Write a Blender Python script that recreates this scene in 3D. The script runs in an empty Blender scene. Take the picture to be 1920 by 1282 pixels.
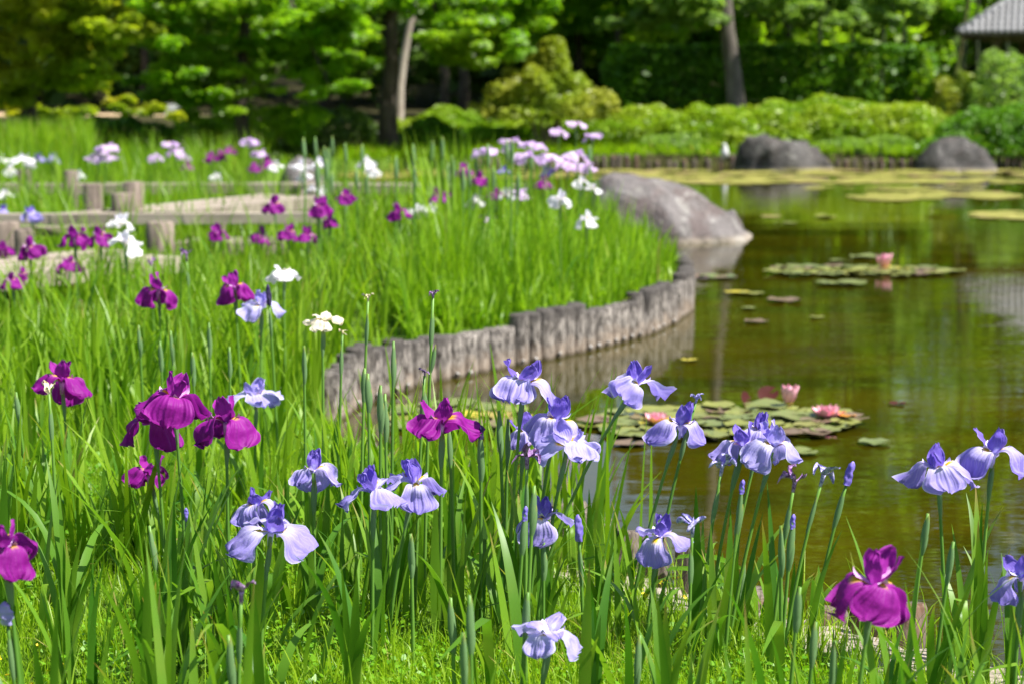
import bpy, math, random
import numpy as np
from mathutils import Vector, Matrix, noise

# ------------------------------------------------------------------ camera, world, sun, exposure
SC = bpy.context.scene
COL = SC.collection
F = 70.0 / 36.0 * 1920.0
CAMZ = 1.6
PITCH = math.atan((641 - 150) / F)
cam = bpy.data.cameras.new('camera')
cam.lens = 70.0
cam.sensor_width = 36.0
cam.clip_start = 0.1
cam.clip_end = 2000.0
cam.dof.use_dof = True
cam.dof.focus_distance = 4.9
cam.dof.aperture_fstop = 4.0
cam_o = bpy.data.objects.new('camera', cam)
COL.objects.link(cam_o)
cam_o.location = (0, 0, CAMZ)
cam_o.rotation_euler = (math.pi / 2 - PITCH, 0, 0)
SC.camera = cam_o

SUN_EL = math.radians(58)
SUN_AZ = math.radians(112)            # clockwise from +Y: from the right, a little behind the camera
world = bpy.data.worlds.new('World')
SC.world = world
world.use_nodes = True
wn = world.node_tree
sky = wn.nodes.new('ShaderNodeTexSky')
sky.sky_type = 'NISHITA'
sky.sun_disc = False
sky.sun_elevation = SUN_EL
sky.sun_rotation = SUN_AZ
bg = wn.nodes['Background']
bg.inputs[1].default_value = 0.075
wn.links.new(sky.outputs[0], bg.inputs[0])

sl = bpy.data.lights.new('sun', 'SUN')
sl.energy = 5.0
sl.angle = math.radians(0.5)
sl.color = (1.0, 0.955, 0.88)
so = bpy.data.objects.new('sun', sl)
COL.objects.link(so)
sd = Vector((math.sin(SUN_AZ) * math.cos(SUN_EL), math.cos(SUN_AZ) * math.cos(SUN_EL), math.sin(SUN_EL)))
so.rotation_euler = sd.to_track_quat('Z', 'Y').to_euler()
so.location = (10, -5, 20)

SC.view_settings.view_transform = 'Standard'
SC.view_settings.look = 'None'
SC.view_settings.gamma = 1.0
SC.view_settings.use_curve_mapping = False
SC.view_settings.exposure = 1.08
SC.render.engine = 'CYCLES'
SC.cycles.use_denoising = True
SC.cycles.max_bounces = 7
SC.cycles.diffuse_bounces = 3
SC.cycles.glossy_bounces = 3
SC.cycles.transmission_bounces = 4
SC.cycles.transparent_max_bounces = 4
SC.cycles.caustics_reflective = False
SC.cycles.caustics_refractive = False

RNG = np.random.default_rng(7)
R = random.Random(11)

# ------------------------------------------------------------------ picture <-> place helpers
CP, SP = math.cos(PITCH), math.sin(PITCH)

def ray(px, py):
    x = (px - 960) / F
    v = -(py - 641) / F
    return Vector((x, CP + v * SP, -SP + v * CP))

def at(px, py, d):
    r = ray(px, py)
    return Vector((0, 0, CAMZ)) + r * (d / r.y)

def on(px, py, z):
    r = ray(px, py)
    return Vector((0, 0, CAMZ)) + r * ((z - CAMZ) / r.z)

def proj(p):
    dx, dy, dz = p[0], p[1], p[2] - CAMZ
    f = dy * CP - dz * SP
    u = dy * SP + dz * CP
    return 960 + F * dx / f, 641 - F * u / f

# ------------------------------------------------------------------ object helpers
def link(o, parent=None):
    COL.objects.link(o)
    if parent is not None:
        o.parent = parent
    return o

def tag(o, label=None, cat=None, group=None, kind=None):
    if label: o['label'] = label
    if cat: o['category'] = cat
    if group: o['group'] = group
    if kind: o['kind'] = kind
    return o

def empty(name, loc, label, cat, group=None, rz=0.0):
    o = bpy.data.objects.new(name, None)
    o.empty_display_size = 0.05
    o.location = loc
    o.rotation_euler = (0, 0, rz)
    link(o)
    return tag(o, label, cat, group)

def mesh_np(name, V, Fc, mat=None, smooth=False, attrs=None):
    """V (n,3) float, Fc (m,k) int with fixed k"""
    V = np.ascontiguousarray(V, dtype=np.float32)
    Fc = np.ascontiguousarray(Fc, dtype=np.int32)
    me = bpy.data.meshes.new(name)
    m, k = Fc.shape
    me.vertices.add(len(V))
    me.vertices.foreach_set('co', V.ravel())
    me.loops.add(m * k)
    me.loops.foreach_set('vertex_index', Fc.ravel())
    me.polygons.add(m)
    me.polygons.foreach_set('loop_start', np.arange(0, m * k, k, dtype=np.int32))
    if smooth:
        me.polygons.foreach_set('use_smooth', np.ones(m, dtype=bool))
    for a, vals in (attrs or {}).items():
        at_ = me.attributes.new(a, 'FLOAT', 'POINT')
        at_.data.foreach_set('value', np.ascontiguousarray(vals, dtype=np.float32))
    me.update(calc_edges=True)
    me.validate()
    if mat: me.materials.append(mat)
    return me

class MB:
    def __init__(s): s.v, s.f = [], []
    def add(s, vs, fs):
        b = len(s.v)
        s.v += [tuple(v) for v in vs]
        s.f += [tuple(i + b for i in f) for f in fs]
        return s
    def box(s, c, h, rz=0.0, ax=None):
        cx, cy, cz = c; vs = []
        ca, sa = math.cos(rz), math.sin(rz)
        for z in (-1, 1):
            for x, y in ((-1, -1), (1, -1), (1, 1), (-1, 1)):
                lx, ly = x * h[0], y * h[1]
                vs.append((cx + lx * ca - ly * sa, cy + lx * sa + ly * ca, cz + z * h[2]))
        return s.add(vs, [(3, 2, 1, 0), (4, 5, 6, 7), (0, 1, 5, 4), (1, 2, 6, 5), (2, 3, 7, 6), (3, 0, 4, 7)])
    def tube(s, pts, rad, n=8, cap=True):
        pts = [Vector(p) for p in pts]; b = len(s.v); up = Vector((0.13, 0.99, 0.05))
        for i, p in enumerate(pts):
            t = (pts[min(i + 1, len(pts) - 1)] - pts[max(i - 1, 0)]).normalized()
            a = t.cross(up)
            if a.length < 1e-3: a = t.cross(Vector((1, 0, 0)))
            a.normalize(); c = t.cross(a)
            r = rad[i] if hasattr(rad, '__len__') else rad
            for k in range(n):
                th = 2 * math.pi * k / n
                s.v.append(tuple(p + (a * math.cos(th) + c * math.sin(th)) * r))
        for i in range(len(pts) - 1):
            for k in range(n):
                k2 = (k + 1) % n
                s.f.append((b + i * n + k, b + i * n + k2, b + (i + 1) * n + k2, b + (i + 1) * n + k))
        if cap:
            s.f.append(tuple(b + k for k in range(n - 1, -1, -1)))
            s.f.append(tuple(b + (len(pts) - 1) * n + k for k in range(n)))
        return s
    def mesh(s, name, mat=None, smooth=False):
        me = bpy.data.meshes.new(name)
        me.from_pydata(s.v, [], s.f)
        if smooth:
            me.polygons.foreach_set('use_smooth', [True] * len(me.polygons))
        me.update()
        if mat: me.materials.append(mat)
        return me
    def obj(s, name, mat=None, parent=None, smooth=False):
        return link(bpy.data.objects.new(name, s.mesh(name, mat, smooth)), parent)

def obj(name, me, parent=None, loc=None, rot=None, scl=None):
    o = bpy.data.objects.new(name, me)
    if loc is not None: o.location = loc
    if rot is not None: o.rotation_euler = rot
    if scl is not None: o.scale = scl
    return link(o, parent)

# ------------------------------------------------------------------ materials
class NT:
    def __init__(s, name):
        s.m = bpy.data.materials.new(name); s.m.use_nodes = True
        s.t = s.m.node_tree; s.n = s.t.nodes; s.n.clear()
        s.out = s.n.new('ShaderNodeOutputMaterial')
    def new(s, typ, **kw):
        n = s.n.new(typ)
        for k, v in kw.items(): setattr(n, k, v)
        return n
    def set(s, sock, v):
        if hasattr(v, 'is_output') or isinstance(v, bpy.types.NodeSocket): s.t.links.new(v, sock)
        elif isinstance(v, (tuple, list)) and len(v) == 3 and sock.type == 'RGBA': sock.default_value = (*v, 1)
        else: sock.default_value = v
    def mix(s, f, a, b, blend='MIX'):
        n = s.new('ShaderNodeMix', data_type='RGBA', blend_type=blend)
        s.set(n.inputs[0], f); s.set(n.inputs[6], a); s.set(n.inputs[7], b)
        return n.outputs[2]
    def math(s, op, a, b=0.0, c=0.0, clamp=False):
        n = s.new('ShaderNodeMath', operation=op, use_clamp=clamp)
        s.set(n.inputs[0], a); s.set(n.inputs[1], b)
        if op in ('MULTIPLY_ADD', 'SMOOTH_MIN', 'WRAP'): s.set(n.inputs[2], c)
        return n.outputs[0]
    def ramp(s, v, lo, hi, a=0.0, b=1.0, smooth=True):
        n = s.new('ShaderNodeMapRange', interpolation_type='SMOOTHSTEP' if smooth else 'LINEAR')
        s.set(n.inputs[0], v)
        for i, x in enumerate((lo, hi, a, b)): n.inputs[i + 1].default_value = x
        return n.outputs[0]
    def attr(s, name):
        return s.new('ShaderNodeAttribute', attribute_name=name).outputs['Fac']
    def noise(s, scale, detail=2.0, vec=None, rough=0.5, stretch=None, coord='Object'):
        n = s.new('ShaderNodeTexNoise')
        n.inputs['Scale'].default_value = scale; n.inputs['Detail'].default_value = detail
        n.inputs['Roughness'].default_value = rough
        if vec is None:
            vec = s.new('ShaderNodeTexCoord').outputs[coord]
        if stretch:
            m = s.new('ShaderNodeMapping'); m.inputs['Scale'].default_value = stretch
            s.t.links.new(vec, m.inputs['Vector']); vec = m.outputs[0]
        s.t.links.new(vec, n.inputs['Vector'])
        return n.outputs['Fac']
    def pos(s):
        return s.new('ShaderNodeNewGeometry').outputs['Position']
    def rand(s):
        return s.new('ShaderNodeObjectInfo').outputs['Random']
    def bump(s, h, strength=0.3, dist=0.01):
        b = s.new('ShaderNodeBump'); b.inputs['Strength'].default_value = strength
        b.inputs['Distance'].default_value = dist; s.t.links.new(h, b.inputs['Height'])
        return b.outputs[0]
    def bsdf(s, col, rough=0.6, spec=0.5, normal=None, **kw):
        p = s.new('ShaderNodeBsdfPrincipled')
        s.set(p.inputs['Base Color'], col); s.set(p.inputs['Roughness'], rough)
        p.inputs['Specular IOR Level'].default_value = spec
        if normal is not None: s.t.links.new(normal, p.inputs['Normal'])
        for k, v in kw.items(): s.set(p.inputs[k], v)
        return p.outputs[0]
    def leafy(s, col, tcol, fac, rough=0.45, spec=0.4, normal=None):
        a = s.bsdf(col, rough, spec, normal)
        t = s.new('ShaderNodeBsdfTranslucent'); s.set(t.inputs[0], tcol)
        m = s.new('ShaderNodeMixShader'); m.inputs[0].default_value = fac
        s.t.links.new(a, m.inputs[1]); s.t.links.new(t.outputs[0], m.inputs[2])
        s.done(m.outputs[0]); return s.m
    def done(s, sh):
        s.t.links.new(sh, s.out.inputs['Surface']); return s.m

def leaf_mat(name, c1, c2, fac=0.42, tgain=1.6, source='attr', tip=None, rough=0.42, patch=None, spec=0.35):
    t = NT(name)
    r = t.attr('tint') if source == 'attr' else t.rand()
    col = t.mix(r, c1, c2)
    if patch:
        n = t.noise(patch[0], 2, vec=t.pos())
        col = t.mix(t.ramp(n, 0.42, 0.62, 0, patch[2]), col, patch[1])
    if tip:
        u = t.attr('along')
        k = t.math('MULTIPLY', t.ramp(u, 0.80, 1.0), t.ramp(r, 0.55, 0.9))
        col = t.mix(k, col, tip)
        col = t.mix(t.ramp(u, 0.0, 0.28, 0.45, 0.0), col, (0.11, 0.17, 0.045))   # pale sheath at the foot
    if source == 'attr' and name in ('iris_leaf_field', 'bed_leaf', 'grass'):
        col = t.mix(t.ramp(r, 0.955, 0.97, 0, 0.8), col, (0.42, 0.34, 0.13))
    if source == 'rand':
        st = t.ramp(t.math('SINE', t.math('MULTIPLY', t.attr('across'), 26.0)), -1, 1, 0.0, 0.28)
        col = t.mix(st, col, (0.035, 0.11, 0.012))
        col = t.mix(t.ramp(t.noise(5, 3, vec=t.pos()), 0.52, 0.75, 0, 0.4), col, (0.24, 0.29, 0.04))
    tc = t.mix(1.0, col, (tgain, tgain * 1.02, tgain * 0.55), 'MULTIPLY')
    return t.leafy(col, tc, fac, rough, spec)

M = {}
M['iris_leaf'] = leaf_mat('iris_leaf', (0.050, 0.165, 0.010), (0.195, 0.360, 0.022), 0.38, 1.55, 'rand', tip=(0.34, 0.22, 0.07))
M['iris_leaf_f'] = leaf_mat('iris_leaf_field', (0.092, 0.220, 0.008), (0.245, 0.390, 0.016), 0.42, 1.6, 'attr', tip=(0.26, 0.22, 0.06))
M['bed_leaf'] = leaf_mat('bed_leaf', (0.098, 0.235, 0.007), (0.280, 0.440, 0.018), 0.42, 1.6, 'attr')
M['grass'] = leaf_mat('grass', (0.130, 0.270, 0.005), (0.275, 0.420, 0.013), 0.42, 1.6, 'attr')
M['clover'] = leaf_mat('clover', (0.095, 0.270, 0.008), (0.185, 0.380, 0.014), 0.35, 1.5, 'attr')
M['maple'] = leaf_mat('maple_leaves', (0.120, 0.190, 0.008), (0.250, 0.300, 0.014), 0.55, 2.3, 'attr', patch=(0.55, (0.330, 0.310, 0.016), 0.8))
M['green'] = leaf_mat('tree_leaves', (0.070, 0.175, 0.005), (0.160, 0.300, 0.009), 0.55, 2.3, 'attr', patch=(0.5, (0.210, 0.310, 0.014), 0.7))
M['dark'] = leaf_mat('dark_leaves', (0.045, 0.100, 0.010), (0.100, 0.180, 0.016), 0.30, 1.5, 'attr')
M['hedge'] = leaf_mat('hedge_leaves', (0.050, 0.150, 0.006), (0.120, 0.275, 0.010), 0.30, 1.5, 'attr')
M['azalea'] = leaf_mat('azalea_leaves', (0.120, 0.250, 0.006), (0.255, 0.390, 0.014), 0.35, 1.5, 'attr', patch=(0.8, (0.330, 0.400, 0.026), 0.6))
M['conifer'] = leaf_mat('conifer_leaves', (0.150, 0.240, 0.016), (0.270, 0.340, 0.028), 0.35, 1.5, 'attr', patch=(0.9, (0.330, 0.320, 0.040), 0.6))
M['pale_leaf'] = leaf_mat('pale_leaves', (0.100, 0.190, 0.030), (0.190, 0.290, 0.060), 0.52, 2.1, 'attr')

def stem_mat():
    t = NT('stem')
    c = t.mix(t.rand(), (0.085, 0.200, 0.026), (0.130, 0.265, 0.036))
    return t.done(t.bsdf(c, 0.45, 0.35))
M['stem'] = stem_mat()
t = NT('spathe')
c = t.mix(t.noise(60, 2, stretch=(1, 1, 0.1)), (0.130, 0.240, 0.085), (0.185, 0.310, 0.130))
c = t.mix(t.ramp(t.attr('along'), 0.72, 1.0), c, (0.27, 0.30, 0.06))
M['spathe'] = t.leafy(c, t.mix(1.0, c, (1.4, 1.5, 0.8), 'MULTIPLY'), 0.2, 0.5, 0.3)

def petal_mat(name, base, edge, pale, veins, signal, fac=0.38, white=0.35, vein_amt=0.5):
    """along = 0 at the claw .. 1 at the lip, across = -1..1"""
    t = NT(name)
    u, v = t.attr('along'), t.attr('across')
    av = t.math('ABSOLUTE', v)
    col = t.mix(t.rand(), base, edge)
    n = t.noise(9, 3)
    # pale heart that runs out into the petal
    heart = t.math('MULTIPLY', t.ramp(u, 0.16, 0.66, 1.0, 0.0), t.ramp(av, 0.15, 1.0, 1.0, 0.2))
    heart = t.math('MULTIPLY', heart, white, clamp=True)
    col = t.mix(heart, col, pale)
    # veins fan out from the claw
    w = t.math('ADD', t.math('MULTIPLY', v, 58.0), t.math('MULTIPLY', n, 7.0))
    s = t.ramp(t.math('SINE', w), 0.15, 1.0)
    s = t.math('MULTIPLY', s, t.ramp(u, 0.12, 0.95, 1.0, 0.25))
    col = t.mix(t.math('MULTIPLY', s, vein_amt), col, veins)
    # lip a touch paler and thin
    col = t.mix(t.ramp(av, 0.88, 1.0, 0.0, 0.5), col, pale)
    # yellow signal at the throat
    sg = t.math('MULTIPLY', t.ramp(u, 0.26, 0.40, 1.0, 0.0), t.ramp(av, 0.16, 0.42, 1.0, 0.0))
    col = t.mix(sg, col, signal)
    h = t.math('ADD', t.math('SINE', t.math('MULTIPLY', v, 30.0)), t.math('MULTIPLY', n, 2.5))
    tc = t.mix(1.0, col, (1.25, 1.2, 1.3), 'MULTIPLY')
    return t.leafy(col, tc, fac, 0.55, 0.2, t.bump(h, 0.22, 0.006))

YEL = (0.80, 0.52, 0.02)
M['violet_fall'] = petal_mat('violet_fall', (0.265, 0.210, 0.640), (0.350, 0.295, 0.690), (0.76, 0.745, 0.85), (0.58, 0.53, 0.80), YEL, white=1.0, vein_amt=0.62)
M['violet_std'] = petal_mat('violet_std', (0.165, 0.105, 0.530), (0.210, 0.145, 0.580), (0.50, 0.42, 0.83), (0.46, 0.37, 0.80), (0.5, 0.45, 0.85), white=0.25, vein_amt=0.25)
M['magenta_fall'] = petal_mat('magenta_fall', (0.240, 0.008, 0.235), (0.300, 0.014, 0.290), (0.42, 0.05, 0.40), (0.19, 0.008, 0.19), YEL, white=0.5, vein_amt=0.30)
M['magenta_std'] = petal_mat('magenta_std', (0.280, 0.013, 0.280), (0.350, 0.022, 0.340), (0.45, 0.07, 0.44), (0.40, 0.05, 0.39), (0.4, 0.05, 0.4), white=0.2, vein_amt=0.2)
M['white_fall'] = petal_mat('white_fall', (0.80, 0.78, 0.84), (0.84, 0.83, 0.85), (0.86, 0.86, 0.84), (0.82, 0.80, 0.88), YEL, white=0.6, vein_amt=0.2)
M['white_std'] = petal_mat('white_std', (0.78, 0.76, 0.84), (0.82, 0.80, 0.86), (0.86, 0.86, 0.86), (0.74, 0.70, 0.88), (0.8, 0.8, 0.8), white=0.4, vein_amt=0.2)
M['lilac_fall'] = petal_mat('lilac_fall', (0.60, 0.42, 0.72), (0.68, 0.50, 0.76), (0.86, 0.80, 0.88), (0.80, 0.70, 0.86), YEL, white=0.9, vein_amt=0.35)
M['lilac_std'] = petal_mat('lilac_std', (0.55, 0.34, 0.68), (0.62, 0.42, 0.72), (0.78, 0.66, 0.84), (0.74, 0.60, 0.82), (0.7, 0.6, 0.8), white=0.5, vein_amt=0.3)
M['pale_fall'] = petal_mat('pale_fall', (0.36, 0.31, 0.72), (0.44, 0.40, 0.76), (0.76, 0.76, 0.86), (0.66, 0.64, 0.85), YEL, white=1.0, vein_amt=0.55)
M['pale_std'] = petal_mat('pale_std', (0.30, 0.24, 0.70), (0.38, 0.32, 0.74), (0.80, 0.78, 0.92), (0.72, 0.69, 0.90), (0.7, 0.68, 0.9), white=0.6, vein_amt=0.35)
M['cream_fall'] = petal_mat('cream_fall', (0.80, 0.72, 0.52), (0.82, 0.76, 0.60), (0.84, 0.80, 0.70), (0.70, 0.55, 0.50), (0.7, 0.55, 0.2), white=0.5, vein_amt=0.2)
M['cream_std'] = M['cream_fall']

def simple(name, c1, c2, scale=8, rough=0.7, spec=0.3, bump=None, stretch=None, detail=4, coord='Object', rnd=0.0):
    t = NT(name)
    n = t.noise(scale, detail, stretch=stretch, coord=coord, rough=0.6)
    col = t.mix(t.ramp(n, 0.3, 0.7), c1, c2)
    if rnd:
        k = t.math('MULTIPLY_ADD', t.rand(), rnd, 1.0 - rnd / 2)
        g = t.new('ShaderNodeCombineColor')
        for i in range(3): t.t.links.new(k, g.inputs[i])
        col = t.mix(1.0, col, g.outputs[0], 'MULTIPLY')
    nm = t.bump(n, bump[0], bump[1]) if bump else None
    return t.done(t.bsdf(col, rough, spec, nm))

M['throat'] = simple('throat', (0.45, 0.36, 0.76), (0.74, 0.68, 0.88), 5, 0.5)
M['throat_magenta'] = simple('throat_magenta', (0.42, 0.10, 0.45), (0.70, 0.50, 0.74), 5, 0.5)
M['throat_white'] = simple('throat_white', (0.80, 0.74, 0.45), (0.84, 0.82, 0.76), 5, 0.5)
M['wilt_blue'] = simple('wilt_blue', (0.10, 0.085, 0.36), (0.62, 0.58, 0.82), 4.5, 0.7, bump=(0.6, 0.003))
M['wilt_purple'] = simple('wilt_purple', (0.10, 0.015, 0.14), (0.46, 0.30, 0.55), 4.5, 0.7, bump=(0.6, 0.003))
M['wilt_dark'] = simple('wilt_dark', (0.018, 0.012, 0.05), (0.06, 0.04, 0.13), 4.5, 0.7, bump=(0.6, 0.003))
M['wilt_cream'] = simple('wilt_cream', (0.60, 0.46, 0.24), (0.80, 0.74, 0.56), 4.5, 0.7, bump=(0.6, 0.003))
M['roll_blue'] = simple('roll_blue', (0.12, 0.09, 0.45), (0.26, 0.20, 0.62), 60, 0.6, bump=(0.5, 0.002))
M['bark_dark'] = simple('bark_dark', (0.030, 0.024, 0.018), (0.085, 0.072, 0.056), 9, 0.9, 0.2, (0.8, 0.03), (1, 1, 0.25))
M['bark_grey'] = simple('bark_grey', (0.075, 0.065, 0.055), (0.16, 0.14, 0.12), 9, 0.9, 0.2, (0.8, 0.03), (1, 1, 0.25))
M['bark_pale'] = simple('bark_pale', (0.30, 0.24, 0.20), (0.48, 0.42, 0.36), 6, 0.9, 0.2, (0.5, 0.02), (1, 1, 0.3))
M['twig'] = simple('twig', (0.14, 0.10, 0.07), (0.24, 0.19, 0.14), 9, 0.9, 0.2)
M['bamboo'] = simple('bamboo', (0.10, 0.14, 0.03), (0.22, 0.19, 0.05), 3, 0.45, 0.4, rnd=0.5)
M['bamboo_dark'] = simple('bamboo_dark', (0.018, 0.03, 0.01), (0.05, 0.065, 0.02), 3, 0.5, 0.4, rnd=0.5)
M['deck'] = simple('deck', (0.20, 0.165, 0.130), (0.37, 0.32, 0.26), 7, 0.85, 0.2, (0.5, 0.006), (0.25, 2.5, 1), rnd=0.25)
M['deck_post'] = simple('deck_post', (0.085, 0.068, 0.055), (0.25, 0.20, 0.165), 9, 0.9, 0.2, (0.7, 0.01), (2, 2, 0.35), rnd=0.3)
M['tile'] = simple('tile', (0.20, 0.20, 0.21), (0.32, 0.315, 0.32), 7, 0.55, 0.4, (0.2, 0.005), rnd=0.25)
M['hut_wood'] = simple('hut_wood', (0.09, 0.07, 0.05), (0.20, 0.165, 0.12), 8, 0.8, 0.2, (0.4, 0.01), (1, 1, 0.2))
M['sign_white'] = simple('sign_white', (0.66, 0.66, 0.64), (0.80, 0.80, 0.78), 5, 0.6)
M['feather'] = simple('feather', (0.74, 0.76, 0.78), (0.84, 0.85, 0.86), 20, 0.7)
M['bird_leg'] = simple('bird_leg', (0.02, 0.018, 0.015), (0.05, 0.045, 0.03), 10, 0.6)
M['bolt'] = simple('bolt', (0.16, 0.14, 0.12), (0.40, 0.38, 0.36), 20, 0.45, 0.5, **{})
M['lily_pink'] = simple('lily_pink', (0.80, 0.30, 0.44), (0.86, 0.52, 0.58), 14, 0.5)
M['lily_core'] = simple('lily_core', (0.80, 0.55, 0.08), (0.85, 0.65, 0.20), 20, 0.6)
M['yellow_bloom'] = simple('yellow_bloom', (0.75, 0.55, 0.01), (0.80, 0.62, 0.03), 20, 0.6)

# timber piles: weathered dark heads, silvery grain, tan wet foot
t = NT('pile')
p = t.pos(); sx = t.new('ShaderNodeSeparateXYZ'); t.t.links.new(p, sx.inputs[0]); z = sx.outputs[2]
oc = t.new('ShaderNodeTexCoord').outputs['Object']
rv = t.rand()
vec = t.new('ShaderNodeVectorMath', operation='ADD'); t.t.links.new(oc, vec.inputs[0])
cb = t.new('ShaderNodeCombineXYZ'); t.set(cb.inputs[0], t.math('MULTIPLY', rv, 37.0)); t.set(cb.inputs[1], t.math('MULTIPLY', rv, 91.0))
t.t.links.new(cb.outputs[0], vec.inputs[1])
g = t.noise(55, 5, vec=vec.outputs[0], rough=0.7, stretch=(1, 1, 0.07))
b = t.noise(12, 3, vec=vec.outputs[0], stretch=(1, 1, 0.6))
grey = t.mix(t.ramp(g, 0.36, 0.64), (0.042, 0.035, 0.030), (0.35, 0.315, 0.28))
tan = t.mix(t.ramp(g, 0.35, 0.65), (0.17, 0.125, 0.090), (0.38, 0.315, 0.255))
zz = t.math('ADD', z, t.math('MULTIPLY_ADD', b, 0.16, -0.08))
zz = t.math('ADD', zz, t.math('MULTIPLY_ADD', rv, 0.05, -0.025))
col = t.mix(t.ramp(zz, 0.02, 0.13), tan, grey)
col = t.mix(t.ramp(zz, 0.16, 0.27, 0.0, 0.88), col, (0.045, 0.040, 0.037))
col = t.mix(t.ramp(z, 0.005, 0.03, 0.75, 0.0), col, (0.05, 0.04, 0.02))
M['pile'] = t.done(t.bsdf(col, 0.85, 0.25, t.bump(g, 0.7, 0.006)))
t = NT('pile_old')
g = t.noise(60, 5, vec=t.pos(), rough=0.7, stretch=(1, 1, 0.12)); b = t.noise(7, 3, vec=t.pos())
col = t.mix(t.ramp(g, 0.36, 0.64), (0.045, 0.036, 0.028), (0.20, 0.165, 0.135))
col = t.mix(t.ramp(b, 0.5, 0.7, 0, 0.6), col, (0.15, 0.07, 0.035))
M['pile_old'] = t.done(t.bsdf(col, 0.9, 0.2, t.bump(g, 0.7, 0.006)))

# stone
def stone_mat(name, a, b, c):
    t = NT(name)
    n = t.noise(2.2, 6, vec=t.pos(), rough=0.65); n2 = t.noise(14, 4, vec=t.pos(), rough=0.7)
    st = t.noise(3.0, 4, vec=t.pos(), stretch=(1.6, 1.6, 0.5))
    col = t.mix(t.ramp(n, 0.32, 0.68), a, b)
    col = t.mix(t.ramp(st, 0.48, 0.62, 0, 0.75), col, c)
    col = t.mix(t.ramp(n2, 0.3, 0.7, 0.0, 0.35), col, a)
    sx = t.new('ShaderNodeSeparateXYZ'); t.t.links.new(t.pos(), sx.inputs[0])
    col = t.mix(t.ramp(sx.outputs[2], 0.015, 0.075, 0.55, 0.0), col, (0.40, 0.34, 0.26))
    n3 = t.noise(5.5, 5, vec=t.pos(), rough=0.75)
    col = t.mix(t.ramp(n3, 0.56, 0.66, 0, 0.55), col, (0.36, 0.35, 0.32))
    col = t.mix(t.ramp(n3, 0.30, 0.40, 0.6, 0.0), col, (0.045, 0.043, 0.036))
    h = t.math('ADD', n, t.math('MULTIPLY', n2, 0.5))
    return t.done(t.bsdf(col, 0.85, 0.25, t.bump(h, 0.9, 0.08)))
M['stone'] = stone_mat('stone', (0.085, 0.076, 0.072), (0.225, 0.205, 0.20), (0.13, 0.098, 0.092))
M['stone_dark'] = stone_mat('stone_dark', (0.035, 0.033, 0.031), (0.125, 0.118, 0.112), (0.07, 0.06, 0.055))

# ground: bright turf with bare earth by the water, sandy path far back
t = NT('ground')
n = t.noise(3.5, 5, vec=t.pos()); n2 = t.noise(40, 4, vec=t.pos(), rough=0.7)
turf = t.mix(t.ramp(n, 0.3, 0.7), (0.060, 0.115, 0.014), (0.105, 0.190, 0.018))
turf = t.mix(t.ramp(n2, 0.5, 0.75, 0, 0.5), turf, (0.040, 0.036, 0.020))
soil = t.mix(t.ramp(n2, 0.3, 0.7), (0.235, 0.195, 0.160), (0.40, 0.345, 0.29))
sand = t.mix(t.ramp(n, 0.3, 0.7), (0.52, 0.36, 0.22), (0.62, 0.46, 0.30))
mud = t.mix(t.ramp(n, 0.3, 0.7), (0.05, 0.045, 0.015), (0.09, 0.075, 0.03))
sl_ = t.math('ADD', t.attr('soil'), t.math('MULTIPLY_ADD', n2, 0.7, -0.35))
col = t.mix(t.ramp(sl_, 0.35, 0.6), turf, soil)
col = t.mix(t.attr('path'), col, sand)
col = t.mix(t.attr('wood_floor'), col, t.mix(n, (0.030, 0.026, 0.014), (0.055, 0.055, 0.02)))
col = t.mix(t.attr('mud'), col, mud)
M['ground'] = t.done(t.bsdf(col, 0.95, 0.1, t.bump(n2, 0.6, 0.01)))

t = NT('water')
w1 = t.noise(2.2, 3, vec=t.pos(), rough=0.55, stretch=(0.8, 2.4, 1)); w2 = t.noise(9, 2, vec=t.pos(), stretch=(0.7, 1.6, 1))
calm = t.ramp(t.noise(0.33, 2, vec=t.pos(), stretch=(0.6, 1.6, 1)), 0.40, 0.62, 0.25, 1.0)
h = t.math('MULTIPLY', t.math('ADD', w1, t.math('MULTIPLY', w2, 0.16)), calm)
bed = t.noise(0.9, 4, vec=t.pos(), stretch=(0.6, 1.3, 1))
col = t.mix(t.ramp(bed, 0.3, 0.7), (0.018, 0.019, 0.0008), (0.046, 0.038, 0.0012))
M['water'] = t.done(t.bsdf(col, 0.02, 0.5, t.bump(h, 0.06, 0.05), IOR=1.333))

t = NT('lily_pad')
r = t.rand()
col = t.mix(t.ramp(r, 0.0, 0.55, smooth=False), (0.115, 0.155, 0.050), (0.205, 0.220, 0.045))
col = t.mix(t.ramp(r, 0.62, 0.72), col, (0.155, 0.105, 0.070))
col = t.mix(t.ramp(r, 0.92, 0.95), col, (0.42, 0.36, 0.03))
n = t.noise(12, 3)
col = t.mix(t.ramp(n, 0.5, 0.7, 0, 0.6), col, (0.23, 0.17, 0.085))
M['pad'] = t.done(t.bsdf(col, 0.35, 0.5, t.bump(n, 0.25, 0.004)))
t = NT('pad_carpet')
r = t.attr('tint')
col = t.mix(r, (0.215, 0.215, 0.045), (0.34, 0.315, 0.075)); col = t.mix(t.ramp(r, 0.85, 0.95), col, (0.28, 0.19, 0.10))
M['pad_carpet'] = t.done(t.bsdf(col, 0.5, 0.3))
t = NT('red_leaf'); M['red_leaf'] = t.done(t.bsdf(t.mix(t.noise(10, 3), (0.035, 0.006, 0.005), (0.075, 0.015, 0.010)), 0.6, 0.2))
t = NT('orange_leaf'); M['orange_leaf'] = t.done(t.bsdf(t.mix(t.noise(10, 3), (0.55, 0.20, 0.015), (0.62, 0.32, 0.04)), 0.5, 0.4))

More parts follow.
